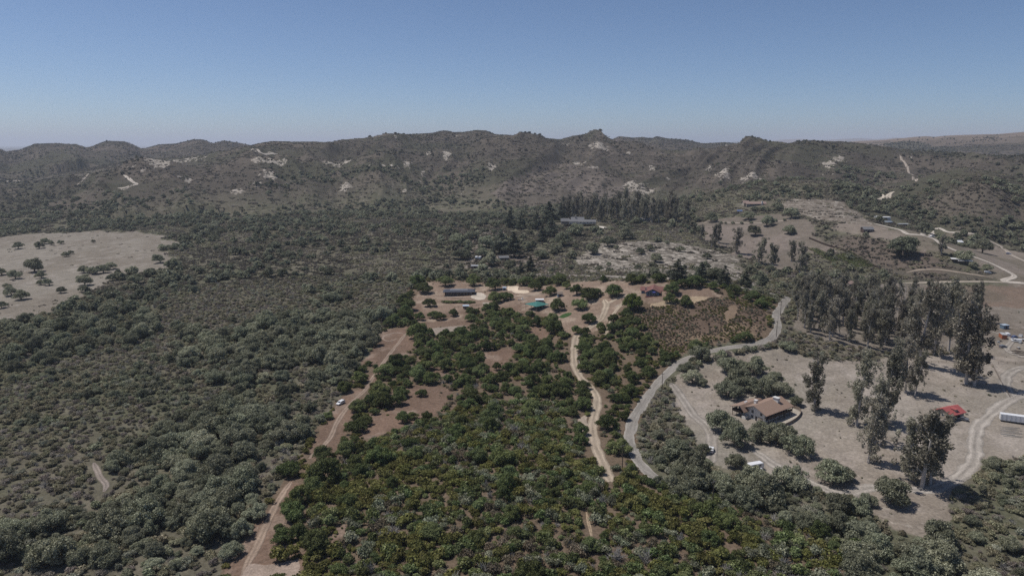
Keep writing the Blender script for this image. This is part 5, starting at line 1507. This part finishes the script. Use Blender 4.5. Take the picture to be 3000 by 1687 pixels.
fence('fence', 'low field fence running diagonally to the track at right', [(2906, 1070), (2922, 1100), (2940, 1135), (2957, 1163)], 1.3, 3.2, M['wood'])
fence('fence', 'long wire fence along the far side of the bare field', [(2440, 1063), (2560, 1068), (2700, 1064), (2800, 1062), (2905, 1066), (3000, 1066)], 1.2, 5.0, M['wood'])
fence('fence', 'short pale fence beside the dirt drive', [(1690, 1040), (1696, 1060), (1700, 1084)], .8, 3.0, M['trim'])
fence('fence', 'wire fence beside the gravel lane by the sandy scrubland', [(1640, 812), (1720, 812), (1800, 815)], 1.3, 5.0, M['wood'])
fence('fence', 'dark boundary fence between the vineyard and the scrub hump', [(2370, 700), (2420, 720), (2480, 738), (2530, 765), (2580, 792)], 2.0, 6.0, M['dark_wood'], True)
fence('fence', 'dark corral fence left of the tin roofed pens', [(1332, 903), (1350, 900), (1380, 898), (1410, 896)], 1.2, 3.0, M['dark_wood'])
gt = thing('gate', 1962, 1126, .55, 'dark metal gate across the driveway of the white house', 'gate')
for x in (-2.2, 2.2): box('post', x - .12, x + .12, -.12, .12, -.4, 1.9, M['dark_wood'], gt)
for k in range(4): box('rail', -2.0, 2.0, -.03, .03, .3 + .35 * k, .36 + .35 * k, M['dark_wood'], gt)

# --- red roofed house on the knoll
h = thing('house', 1893, 868, -.25, 'blue grey house with red brown roof and tall gable windows', 'house')
solid('wall', [(x, 0, -1) for x in (0,)] + [(8.4, 0, -1), (8.4, 15, -1), (0, 15, -1)], [(0, 0, 3.0), (8.4, 0, 3.0), (8.4, 15, 3.0), (0, 15, 3.0)], M['blue_wall'], h)
solid('gable', [(0, .03, 3.0), (8.4, .03, 3.0), (4.2, .03, 4.9)], [(0, .25, 3.0), (8.4, .25, 3.0), (4.2, .25, 4.9)], M['blue_wall'], h)
def roof_y(name, x0, x1, y0, y1, eave, ridge, mat, parent, over=.7, th=.22):
    cx = (x0 + x1) / 2; sl = (ridge - eave) / (cx - x0); a, b = x0 - over, x1 + over; za = eave - sl * over
    pr = [(a, za + .03), (cx, ridge + .03), (b, za + .03), (b, za + th), (cx, ridge + th + .05), (a, za + th)]
    return solid(name, [(x, y0 - over, z) for x, z in pr], [(x, y1 + over, z) for x, z in pr], mat, parent)
rf = roof_y('roof', 0, 8.4, 0, 15, 3.0, 4.95, M['red_roof'], h, 1.0)
gable_walls('wall', 8.4, 14, 7.0, 14.5, 2.8, 4.3, M['blue_wall'], h)
gable_roof('roof', 6.0, 14, 7.0, 14.5, 2.8, 4.55, M['red_roof'], h, .8)
gable_walls('wall', -3.6, 0, 5.5, 13.5, 2.8, 4.2, M['blue_wall'], h)
gable_roof('roof', -3.6, 2.5, 5.5, 13.5, 2.8, 4.35, M['red_roof'], h, .8)
ch = box('chimney', -1.0, -.2, 4.2, 5.0, 0, 5.2, M['stone'], h)
for k in range(6): window(h, 'y-', 1.6 + 1.05 * k, .9, 2.5 if 0 < k < 5 else 2.1, .5)
window(h, 'x+', 5.0, 1.4, 1.4, 1.1, 8.4); dr = box('door', 8.35, 8.47, 2.4, 3.4, 0, 2.1, M['dark_wood'], h)
window(h, 'y-', 11.5, 1.6, 1.3, 1.0, 7.0)
dk = box('deck', -.4, 13.6, -2.2, -.08, -.5, .15, M['deck'], h)
box('deck', 8.6, 13.6, 0, 6.6, -.5, .15, M['deck'], h)
for x in np.linspace(-.3, 13.5, 8): box('railing_post', x - .05, x + .05, -2.2, -2.1, .15, 1.1, M['deck'], dk)
box('railing', -.4, 13.6, -2.18, -2.12, 1.1, 1.18, M['deck'], dk)
box('railing', 13.5, 13.58, -2.1, 6.5, 1.1, 1.18, M['deck'], dk)
u = thing('parasol', 1916, 867, 0, 'small blue parasol on the deck of the red roofed house', 'parasol')
bm = bmesh.new(); bmesh.ops.create_cone(bm, cap_ends=True, segments=10, radius1=1.5, radius2=.05, depth=.6, matrix=Matrix.Translation((0, 0, 2.9))); bm_obj('canopy', bm, M['blue_cloth'], u)
box('pole', -.03, .03, -.03, .03, -.6, 2.7, M['metal'], u)

# --- long dark roofed ranch house
h = thing('house', 1345, 866, .03, 'long low brown ranch house with slate blue roof and solar panels', 'house')
solid('wall', [(-11, 0, -1), (11, 0, -1), (11, 8, -1), (-11, 8, -1)], [(-11, 0, 2.9), (11, 0, 2.9), (11, 8, 2.9), (-11, 8, 2.9)], M['brown_wall'], h)
rf = hip_roof('roof', -11, 11, 0, 8, 2.9, 4.5, M['dark_roof'], h, 1.4, 2.6)
bm = bmesh.new()
for k in range(9):
    x0 = -6.9 + 1.5 * k
    n0 = (x0 + .02, x0 + 1.46)
    ya, yb = 1.0, 3.8
    za, zb = 3.1 + (ya + 1.4) * .2556 + .12, 3.1 + (yb + 1.4) * .2556 + .12
    solid('solar_panel', [(n0[0], ya, za), (n0[1], ya, za), (n0[1], yb, zb), (n0[0], yb, zb)], [(n0[0], ya, za + .06), (n0[1], ya, za + .06), (n0[1], yb, zb + .06), (n0[0], yb, zb + .06)], M['panel'], rf)
bm.free()
for k in range(8): window(h, 'y-', -8.8 + 2.5 * k, 1.5, 1.5, .8)
dr = box('door', .9, 1.9, -.06, .05, 0, 2.1, M['dark_wood'], h)
for x in np.linspace(-11.5, 11.5, 7): box('post', x - .08, x + .08, -1.2, -1.04, -.5, 2.8, M['dark_wood'], h)
dk = box('porch', -11.6, 11.6, -1.5, -.07, -.5, .12, M['wood'], h)

# --- pavilion with the teal roof
h = thing('pavilion', 1573, 903, .7, 'open pavilion under a wide teal green roof among the oaks', 'pavilion')
rf = hip_roof('roof', -5.6, 5.6, -5.6, 5.6, 2.9, 4.6, M['teal_roof'], h, .4, 5.9, .12)
for x in (-5.4, 0, 5.4):
    for y in (-5.4, 0, 5.4):
        if x or y: box('post', x - .09, x + .09, y - .09, y + .09, -.8, 2.9, M['wood'], h)
# --- small buildings: shed(name, ...) with walls, sloping roof, door
def shed(u, v, rz, w, d, hh, wall, roof, label, slope=.35, open_=False, name='shed', cat='shed', over=.25, win=True, group=None):
    e = thing(name, u, v, rz, label, cat, group)
    if open_:
        for x in (-w / 2 + .1, w / 2 - .1):
            for y in (-d / 2 + .1, d / 2 - .1): box('post', x - .07, x + .07, y - .07, y + .07, -.5, hh - .06, wall, e)
        box('back_wall', -w / 2 + .2, w / 2 - .2, d / 2 - .12, d / 2 - .04, -.3, hh - .1, wall, e)
    else:
        box('wall', -w / 2, w / 2, -d / 2, d / 2, -.8, hh, wall, e)
        box('door', -w * .12, w * .12, -d / 2 - .06, -d / 2 + .03, 0, min(2.1, hh * .85), M['dark_wood'], e)
        if win: window(e, 'y-', w * .3, w * .18, hh * .3, hh * .45, -d / 2)
    o = over
    solid('roof', [(-w / 2 - o, -d / 2 - o, hh + .02), (w / 2 + o, -d / 2 - o, hh + .02), (w / 2 + o, d / 2 + o, hh + .02 + slope), (-w / 2 - o, d / 2 + o, hh + .02 + slope)],
          [(-w / 2 - o, -d / 2 - o, hh + .16), (w / 2 + o, -d / 2 - o, hh + .16), (w / 2 + o, d / 2 + o, hh + .16 + slope), (-w / 2 - o, d / 2 + o, hh + .16 + slope)], roof, e)
    return e
def cottage(u, v, rz, w, d, hh, ridge, wall, roof, label, nwin=3, name='house', cat='house', over=.5):
    e = thing(name, u, v, rz, label, cat)
    gable_walls('wall', -w / 2, w / 2, -d / 2, d / 2, hh, ridge - .05, wall, e)
    gable_roof('roof', -w / 2, w / 2, -d / 2, d / 2, hh, ridge, roof, e, over)
    for k in range(nwin): window(e, 'y-', -w / 2 + w * (k + .5) / nwin, w / nwin * .4, 1.2, .9, -d / 2)
    box('door', -.5, .5, -d / 2 - .08, -d / 2 + .03, 0, 2.0, M['dark_wood'], e)
    return e
shed(1581, 888, .05, 5.6, 3.4, 2.6, M['tan_wall'], M['white_roof'], 'small flat roofed pale shed above the teal roofed pavilion', .2)
cottage(1640, 868, .1, 3.4, 3.0, 2.2, 3.2, M['blue_wall'], M['wood'], 'small blue garden shed between oaks at the homestead', 2, 'shed', 'shed')
shed(1365, 905, .05, 4.2, 3.0, 2.3, M['wood'], M['blue_roof'], 'open pen under a pale blue tin roof on the left', .35, True)
shed(1424, 898, .02, 4.4, 3.0, 2.2, M['wood'], M['tan_wall'], 'open pen under a dull tan roof beside the oak', .35, True)
shed(1431, 907, .08, 4.4, 2.6, 2.0, M['wood'], M['blue_roof'], 'lowest open pen under a bluish tin roof near the oaks', .3, True)
shed(1478, 850, 0, 2.6, 2.4, 2.0, M['blue_wall'], M['blue_roof'], 'small blue roofed shed left of the tan concrete pad', .3)
f = thing('fountain', 1530, 877, 0, 'small white conical garden feature in a round bed at the homestead', 'fountain')
bm = bmesh.new(); bmesh.ops.create_cone(bm, cap_ends=True, segments=12, radius1=.9, radius2=.15, depth=1.7, matrix=Matrix.Translation((0, 0, .8))); bm_obj('cone', bm, M['white_wall'], f)
bm = bmesh.new(); bmesh.ops.create_cone(bm, cap_ends=True, segments=24, radius1=3.0, radius2=2.8, depth=.4, matrix=Matrix.Translation((0, 0, .12))); bm_obj('bed', bm, M['wood'], f)
for k in range(20):
    a = 6.283 * k / 20
    bm = bmesh.new(); bmesh.ops.create_icosphere(bm, subdivisions=1, radius=.3, matrix=Matrix.Translation((math.cos(a) * 3.2, math.sin(a) * 3.2, .1))); bm_obj('stone', bm, M['stone'], f)

# --- grey roofed estate
h = thing('house', 1690, 656, 0, 'large grey roofed estate house with several wings before tall trees', 'house')
for x0, x1, y0, y1, ev, rd in ((-6, 10, 10, 20, 4.2, 7.2), (-20, -10, 2, 10, 3.4, 6.4), (-10, 2, 0, 8, 3.2, 5.2), (2, 24, -2, 7, 3.0, 5.0)):
    gable_walls('wall', x0, x1, y0, y1, ev, rd - .08, M['grey_roof'] if x0 == -20 else M['white_wall'], h)
    gable_roof('roof', x0, x1, y0, y1, ev, rd, M['grey_roof'], h, .8)
for x in (-18, -13.5, 4.5, 9, 13.5, 18, 22): window(h, 'y-', x, 1.6, 1.5, .9, 2 if x < -10 else -2)
box('chimney', -1.5, 0, 12, 13.5, 3, 9.5, M['stone'], h)
hd = thing('hedge', 1692, 664, 0, 'long dark clipped hedge along the front of the grey estate', 'hedge')
P = RNG.uniform((-17, -1.6, .2), (22, 1.6, 3.2), (2600, 3)); nr = RNG.normal(size=(2600, 3)); nr /= np.linalg.norm(nr, axis=1, keepdims=True)
P[:, 1] -= 0.004 * (P[:, 0] - 4) ** 2 - 1.0
link('foliage', quad_mesh('foliage', P, nr, np.full(2600, .5), M['hill_oak'], RNG), hd)
# --- hilltop house
h = thing('house', 2214, 603, .02, 'long low house with pinkish tiled roof on the knoll', 'house')
gable_walls('wall', -12, 13, 0, 9, 2.8, 4.7, M['tan_wall'], h); rf = gable_roof('roof', -12, 13, 0, 9, 2.8, 4.8, M['tile_roof'], h, 1.2)
gable_walls('wall', -14, -7, 4, 14, 3.2, 5.6, M['tan_wall'], h); gable_roof('roof', -14, -7, 4, 14, 3.2, 5.7, M['tile_roof'], h, .8)
box('chimney', 7.2, 8.8, -1.2, .4, -.5, 6.0, M['white_wall'], h)
for k in range(7): window(h, 'y-', -10 + 2.4 * k, 1.7, 1.6, .6)
e = thing('solar_array', 2167, 621, .1, 'tilted blue solar array on the slope below the hilltop house', 'solar panel')
for k in range(5): solid('solar_panel', [(-3.6 + 1.45 * k, -1.4, .8), (-2.2 + 1.45 * k, -1.4, .8), (-2.2 + 1.45 * k, 1.4, 2.4), (-3.6 + 1.45 * k, 1.4, 2.4)], [(-3.6 + 1.45 * k, -1.45, .9), (-2.2 + 1.45 * k, -1.45, .9), (-2.2 + 1.45 * k, 1.35, 2.5), (-3.6 + 1.45 * k, 1.35, 2.5)], M['panel_blue'], e)
for x in (-3, 3): box('leg', x - .08, x + .08, -.2, .2, -.6, 1.5, M['metal'], e)
e = thing('solar_array', 2284, 1268, .5, 'small dark striped panel on the grass below the fenced yard', 'solar panel')
for k in range(3): solid('solar_panel', [(-1.8 + 1.2 * k, -.9, .5), (-.7 + 1.2 * k, -.9, .5), (-.7 + 1.2 * k, .9, 1.4), (-1.8 + 1.2 * k, .9, 1.4)], [(-1.8 + 1.2 * k, -.93, .58), (-.7 + 1.2 * k, -.93, .58), (-.7 + 1.2 * k, .87, 1.48), (-1.8 + 1.2 * k, .87, 1.48)], M['panel_blue'], e)
for x in (-1.2, 1.2): box('leg', x - .05, x + .05, -.1, .1, -.4, .95, M['metal'], e)
# --- red roofed barn
h = thing('barn', 2780, 1220, .45, 'small barn with a bright red metal roof behind the bushy eucalyptus', 'barn')
gable_walls('wall', -4.6, 4.6, -3.6, 3.6, 2.8, 4.5, M['tan_wall'], h)
rf = gable_roof('roof', -4.6, 4.6, -3.6, 3.6, 2.8, 4.6, M['barn_roof'], h, .7)
dm = box('dormer', -.9, .9, -2.8, -.6, 3.3, 4.35, M['tan_wall'], rf)
solid('dormer_roof', [(-1.2, -3.1, 4.38), (1.2, -3.1, 4.38), (1.2, -.2, 4.55), (-1.2, -.2, 4.55)], [(-1.2, -3.1, 4.48), (1.2, -3.1, 4.48), (1.2, -.2, 4.65), (-1.2, -.2, 4.65)], M['barn_roof'], rf)
box('door', -1.3, 1.3, -3.68, -3.55, 0, 2.4, M['dark_wood'], h); window(h, 'x-', 0, 1.2, 1.0, 1.2, -4.6)
# --- long white trailer at the right edge
e = thing('cargo_trailer', 2985, 1240, -.42, 'long white box trailer parked at the right edge of the field', 'trailer')
box('box_body', -7.2, 7.2, -1.3, 1.3, .95, 3.7, M['white_paint'], e)
for k in range(9): box('rib', -6.8 + 1.65 * k, -6.7 + 1.65 * k, -1.36, -1.3, .98, 3.65, M['metal'], e)
box('chassis', -6.9, 6.9, -.9, .9, .65, .95, M['grey_paint'], e)
def wheel(parent, x, y, r, w=.24):
    bm = bmesh.new(); bmesh.ops.create_cone(bm, cap_ends=True, segments=16, radius1=r, radius2=r, depth=w, matrix=Matrix.Translation((x, y, r)) @ Matrix.Rotation(math.pi / 2, 4, 'X'))
    o = bm_obj('wheel', bm, M['tyre'], parent)
    bm = bmesh.new(); bmesh.ops.create_cone(bm, cap_ends=True, segments=12, radius1=r * .58, radius2=r * .58, depth=w + .04, matrix=Matrix.Translation((x, y, r)) @ Matrix.Rotation(math.pi / 2, 4, 'X'))
    bm_obj('rim', bm, M['metal'], o)
for x in (4.6, 5.8):
    for y in (-1.05, 1.05): wheel(e, x, y, .5)
for y in (-.6, .6): box('landing_leg', -4.6, -4.4, y - .08, y + .08, 0, .7, M['metal'], e)
# --- steel container and clutter of the yard
e = thing('shipping_container', 2937, 990, 1.25, 'rusty orange container with a grey roof in the yard at right', 'container')
box('body', -3.2, 3.2, -1.3, 1.3, .1, 2.7, M['rust'], e); box('roof', -3.3, 3.3, -1.4, 1.4, 2.7, 2.85, M['metal'], e)
box('door', -3.26, -3.2, -1.15, 1.15, .25, 2.5, M['rust'], e)
for k in range(8): box('rib', -2.9 + .8 * k, -2.75 + .8 * k, -1.36, -1.3, .2, 2.6, M['rust'], e)

def car(u, v, rz, label, paint, kind='suv', cat='car', group=None):
    e = thing({'pickup': 'pickup_truck', 'van': 'van'}.get(kind, 'car'), u, v, rz, label, cat, group)
    L, W = (4.7, 1.85) if kind == 'suv' else (5.4, 1.95) if kind == 'pickup' else (5.2, 2.0)
    prof = {'suv': [(-2.35, .35), (2.35, .35), (2.35, .85), (1.2, 1.02), (.55, 1.62), (-1.85, 1.66), (-2.3, 1.05)],
            'pickup': [(-2.7, .45), (2.7, .45), (2.7, 1.0), (1.35, 1.12), (.75, 1.75), (-.75, 1.78), (-.95, 1.15), (-2.7, 1.12)],
            'van': [(-2.6, .4), (2.6, .4), (2.6, 1.0), (2.1, 1.2), (1.4, 2.1), (-2.5, 2.15)]}[kind]
    b = solid('body', [(x, -W / 2, z) for x, z in prof], [(x, W / 2, z) for x, z in prof], paint, e)
    bv = b.modifiers.new('bevel', 'BEVEL'); bv.width = .09; bv.segments = 2
    cab = {'suv': ((.62, 1.12, 1.18, 1.0), (-1.75, .5)), 'pickup': ((.82, 1.3, 1.26, 1.1), (-.7, .65)), 'van': ((1.48, 2.02, 1.95, 1.28), (.3, 1.35))}[kind]
    xt, xb, zt, zb = (cab[0][0], cab[0][1], {'suv': 1.56, 'pickup': 1.68, 'van': 2.0}[kind], cab[0][3] + .06)
    solid('windscreen', [(xb + .03, -W * .4, zb), (xb + .03, W * .4, zb), (xt + .05, W * .38, zt), (xt + .05, -W * .38, zt)], [(xb + .06, -W * .4, zb), (xb + .06, W * .4, zb), (xt + .08, W * .38, zt), (xt + .08, -W * .38, zt)], M['glass'], e)
    for s in (-1, 1):
        y0, y1 = sorted((s * W / 2, s * (W / 2 + .02)))
        box('side_window', cab[1][0], cab[1][1], y0, y1, 1.1 if kind != 'van' else 1.3, 1.52 if kind != 'van' else 1.9, M['glass'], e)
        for x in (-L * .31, L * .31): wheel(e, x, s * (W / 2 - .12), .34)
        y0, y1 = sorted((s * .5, s * .85))
        box('headlight', L / 2, L / 2 + .03, y0, y1, .62, .8, M['white_paint'], e); box('tail_light', -L / 2 - .03, -L / 2, y0, y1, .7, .95, M['barn_roof'], e)
    if kind == 'suv': box('rear_window', -2.28, -2.05, -.7, .7, 1.12, 1.5, M['glass'], e)
    if kind == 'pickup': box('bed', -2.6, -1.0, -.8, .8, 1.1, 1.14, M['tyre'], e)
    return e
car(998, 1183, 4.25, 'white car parked by the sandy track on the left boundary', M['white_paint'])
car(2083, 1322, 1.2, 'white pickup parked under the oak by the white house driveway', M['white_paint'], 'pickup', 'pickup')
car(2816, 1230, -.5, 'dark pickup parked beside the red roofed barn', M['grey_paint'], 'pickup', 'pickup')
car(2950, 984, 1.3, 'white van beside the rusty container', M['white_paint'], 'van', 'van')
car(2938, 1018, .2, 'grey car below the rusty container', M['grey_paint'])
car(2978, 1002, 2.6, 'white van among the clutter of the right hand yard', M['white_paint'], 'van', 'van')
car(2972, 990, .4, 'dark blue car in the clutter of the right hand yard', M['blue_paint'])
car(2955, 745, -.6, 'dark car on the far road at the right edge', M['blue_paint'])
car(2893, 801, -.4, 'white van parked by the pale valley road', M['white_paint'], 'van', 'van')
car(2729, 695, .1, 'white pickup at the far valley crossroads', M['white_paint'], 'pickup', 'pickup')
def camper(u, v, rz, label, L=5.2):
    e = thing('camper_trailer', u, v, rz, label, 'trailer')
    pr = [(-L / 2, .55), (L / 2, .55), (L / 2 + .15, 1.6), (L / 2 - .2, 2.6), (-L / 2 + .1, 2.65), (-L / 2, 2.4)]
    b = solid('body', [(x, -1.15, z) for x, z in pr], [(x, 1.15, z) for x, z in pr], M['white_paint'], e)
    bv = b.modifiers.new('bevel', 'BEVEL'); bv.width = .12; bv.segments = 2
    for x in (-1.4, 1.3): box('window', x - .5, x + .5, -1.18, -1.15, 1.5, 2.1, M['glass'], e)
    box('door', -.3, .35, -1.18, -1.15, .65, 2.3, M['metal'], e); box('hitch', L / 2, L / 2 + 1.2, -.06, .06, .5, .62, M['metal'], e)
    for y in (-1.0, 1.0): wheel(e, -.4, y, .34)
camper(2212, 1374, .35, 'white camper trailer at the edge of the oaks below the white house', 6.0)
camper(2222, 1394, 1.2, 'small white trailer half hidden in the oaks below the larger camper', 3.6)
camper(1396, 759, 1.5, 'left of the two white trailers in the middle distance', 5.5)
camper(1406, 759, 1.4, 'right of the two white trailers in the middle distance', 5.0)
# logs lying on the grass at the right edge
for k in range(9):
    p = pt(2958 + 4.0 * (k % 3) + random.uniform(-6, 6), 1252 + 3.4 * k)
    L = random.uniform(5, 9)
    V, F = tube([[-L / 2, 0, .12], [0, random.uniform(-.15, .15), .14], [L / 2, 0, .12]], [.16, .14, .1], 6)
    tag(link('log', np_mesh('log', V, F, M['dead'], True), None, p, -.35 + random.uniform(-.12, .12)), 'bleached pole lying on the grass below the long white trailer', 'log', 'poles lying on the grass')
# farm sheds in the valley on the right
shed(2808, 769, -.35, 12, 5, 3.0, M['wood'], M['white_roof'], 'left of two white roofed open sheds under the dark oak', .4, True)
shed(2826, 774, -.35, 11, 5, 3.0, M['wood'], M['white_roof'], 'right of two white roofed open sheds under the dark oak', .4, True)
cottage(2804, 716, .1, 9, 6, 2.8, 4.3, M['white_wall'], M['white_roof'], 'small white cottage between valley oaks')
cottage(2540, 679, .0, 10, 7, 2.8, 4.8, M['brown_wall'], M['grey_roof'], 'dark farmhouse below the pale slope', 4)
shed(2570, 641, 0, 8, 5, 2.8, M['white_wall'], M['white_roof'], 'white shed at the left of the valley farmyard', .3)
shed(2593, 643, 0, 11, 5, 2.8, M['white_wall'], M['white_roof'], 'longer white shed at the right of the valley farmyard', .3)
shed(2602, 656, 0, 8, 4, 2.5, M['wood'], M['blue_roof'], 'small pale blue shed in front of the valley farmyard', .3)
shed(2645, 662, 0, 12, 4, 2.4, M['wood'], M['metal'], 'long low grey shed in the valley farmyard', .2, True)
shed(2780, 704, 0, 4, 3, 2.4, M['white_wall'], M['white_roof'], 'tiny white shed behind the valley oaks', .2)
cottage(1475, 762, .2, 9, 6, 2.6, 4.0, M['brown_wall'], M['grey_roof'], 'low grey cabin under the oak behind the top boundary')
shed(1392, 786, 0, 7, 4, 2.4, M['wood'], M['metal'], 'small grey roofed shed below the two white trailers', .2)
shed(2942, 962, .2, 4.2, 3.0, 2.4, M['blue_wall'], M['blue_roof'], 'small pale blue shed above the rusty container', .2)
cottage(1890, 650, 0, 14, 8, 3, 5, M['tan_wall'], M['grey_roof'], 'grey roofed house half hidden in the tall trees right of the estate')
cottage(2488, 838, .5, 8, 6, 2.6, 4.2, M['tan_wall'], M['tile_roof'], 'pinkish roofed cottage glimpsed in the eucalyptus grove')
cottage(2732, 856, .2, 8, 6, 2.6, 4.2, M['tan_wall'], M['barn_roof'], 'small pink roofed house behind the right end of the grove')
# clutter of the yard
for i, (u, v, s) in enumerate(((2966, 996, 1.6), (2988, 1006, 1.4), (2998, 1000, 2.0), (2990, 986, 1.8), (2925, 1004, 1.2), (2983, 1022, 1.4))):
    e = thing('crate', u, v, i * .7, 'pale crate or bin among the clutter of the right hand yard', 'crate', 'crates in the right hand yard')
    box('body', -s / 2, s / 2, -s * .4, s * .4, 0, s * .7, [M['white_paint'], M['metal'], M['wood']][i % 3], e); box('lid', -s / 2 - .05, s / 2 + .05, -s * .43, s * .43, s * .7, s * .76, M['metal'], e)
for i in range(6):
    p = pt(2972 + 6 * i, 1030 + (i % 3) * 5)
    V, F = tube([[-3, 0, .3], [0, .2, .35], [3, 0, .3]], [.3, .28, .22], 6)
    tag(link('log', np_mesh('log', V, F, M['bark'], True), None, p, random.uniform(-.6, .2)), 'dark log in the timber pile beside the yard track', 'log', 'logs beside the yard track')
# power poles
def pole(u, v, label, hh=9.5, rz=.6):
    e = thing('power_pole', u, v, rz, label, 'pole')
    V, F = tube([[0, 0, -.8], [0, 0, hh / 2], [0, 0, hh]], [.17, .15, .11], 8)
    link('shaft', np_mesh('shaft', V, F, M['pole'], True), e)
    ca = box('crossarm', -1.2, 1.2, -.06, .06, hh - .75, hh - .6, M['pole'], e)
    for x in (-1.05, -.4, .4, 1.05): box('insulator', x - .05, x + .05, -.05, .05, hh - .6, hh - .42, M['metal'], ca)
    return e
pole(2274, 987, 'power pole at the sharp bend of the road'); pole(1939, 1146, 'power pole beside the paved road near the driveway gate'); pole(1823, 1372, 'power pole in the trees between the drive and the paved road'); pole(2087, 1484, 'power pole on the bank of the paved road at the bottom'); pole(2286, 925, 'slim power pole above the bend of the road'); pole(1822, 880, 'power pole beside the path below the red roofed house', 7.5)
# vineyard: each row a thing
def vine_row(a, b, label, group):
    n = int(np.linalg.norm(b - a) / .35)
    t = RNG.random(n * 3)
    P = np.stack([a[0] + (b[0] - a[0]) * t, a[1] + (b[1] - a[1]) * t, np.zeros(n * 3)], 1)
    P[:, :2] += RNG.normal(size=(n * 3, 2)) * .3
    P[:, 2] = terrain(P[:, 0], P[:, 1]) + RNG.uniform(.3, 1.7, n * 3)
    nr = RNG.normal(size=(n * 3, 3)); nr /= np.linalg.norm(nr, axis=1, keepdims=True)
    c = np.array([a[0], a[1], terrain(a[:1], a[1:2])[0]])
    tag(link('vine_row', quad_mesh('vine_row', P - c, nr, np.full(n * 3, .36), M['vine'], RNG), None, c), label, 'vine row', group)
for (A0, A1, B0, B1, n, lb, gr) in (((2368, 730), (2392, 730), (2440, 770), (2456, 763), 6, 'green vine row in the narrow left vineyard block', 'vine rows of the left block'), ((2448, 752), (2490, 739), (2512, 786), (2564, 782), 13, 'vine row in the wider right vineyard block', 'vine rows of the right block')):
    a0, a1, b0, b1 = at([A0[0], A1[0], B0[0], B1[0]], [A0[1], A1[1], B0[1], B1[1]])[:, :2]
    for k in range(n):
        t = k / (n - 1)
        vine_row(a0 + (a1 - a0) * t, b0 + (b1 - b0) * t, lb, gr)

# ------------------------------------------------------------------ haze
bm = bmesh.new(); add_box(bm, -48000, 48000, -48000, 48000, -75, 420)
hm = bpy.data.materials.new('thin_summer_haze'); hm.use_nodes = True
hn = hm.node_tree
for n in list(hn.nodes): hn.nodes.remove(n)
ho = hn.nodes.new('ShaderNodeOutputMaterial'); hv = hn.nodes.new('ShaderNodeVolumePrincipled')
hv.inputs['Color'].default_value = (.80, .87, 1.0, 1); hv.inputs['Density'].default_value = 6.5e-5; hv.inputs['Anisotropy'].default_value = 0.2
hn.links.new(hv.outputs[0], ho.inputs['Volume'])
haze = bm_obj('haze', bm, hm)
tag(haze, 'thin blue summer haze over the valley and hills', None, None, 'stuff')
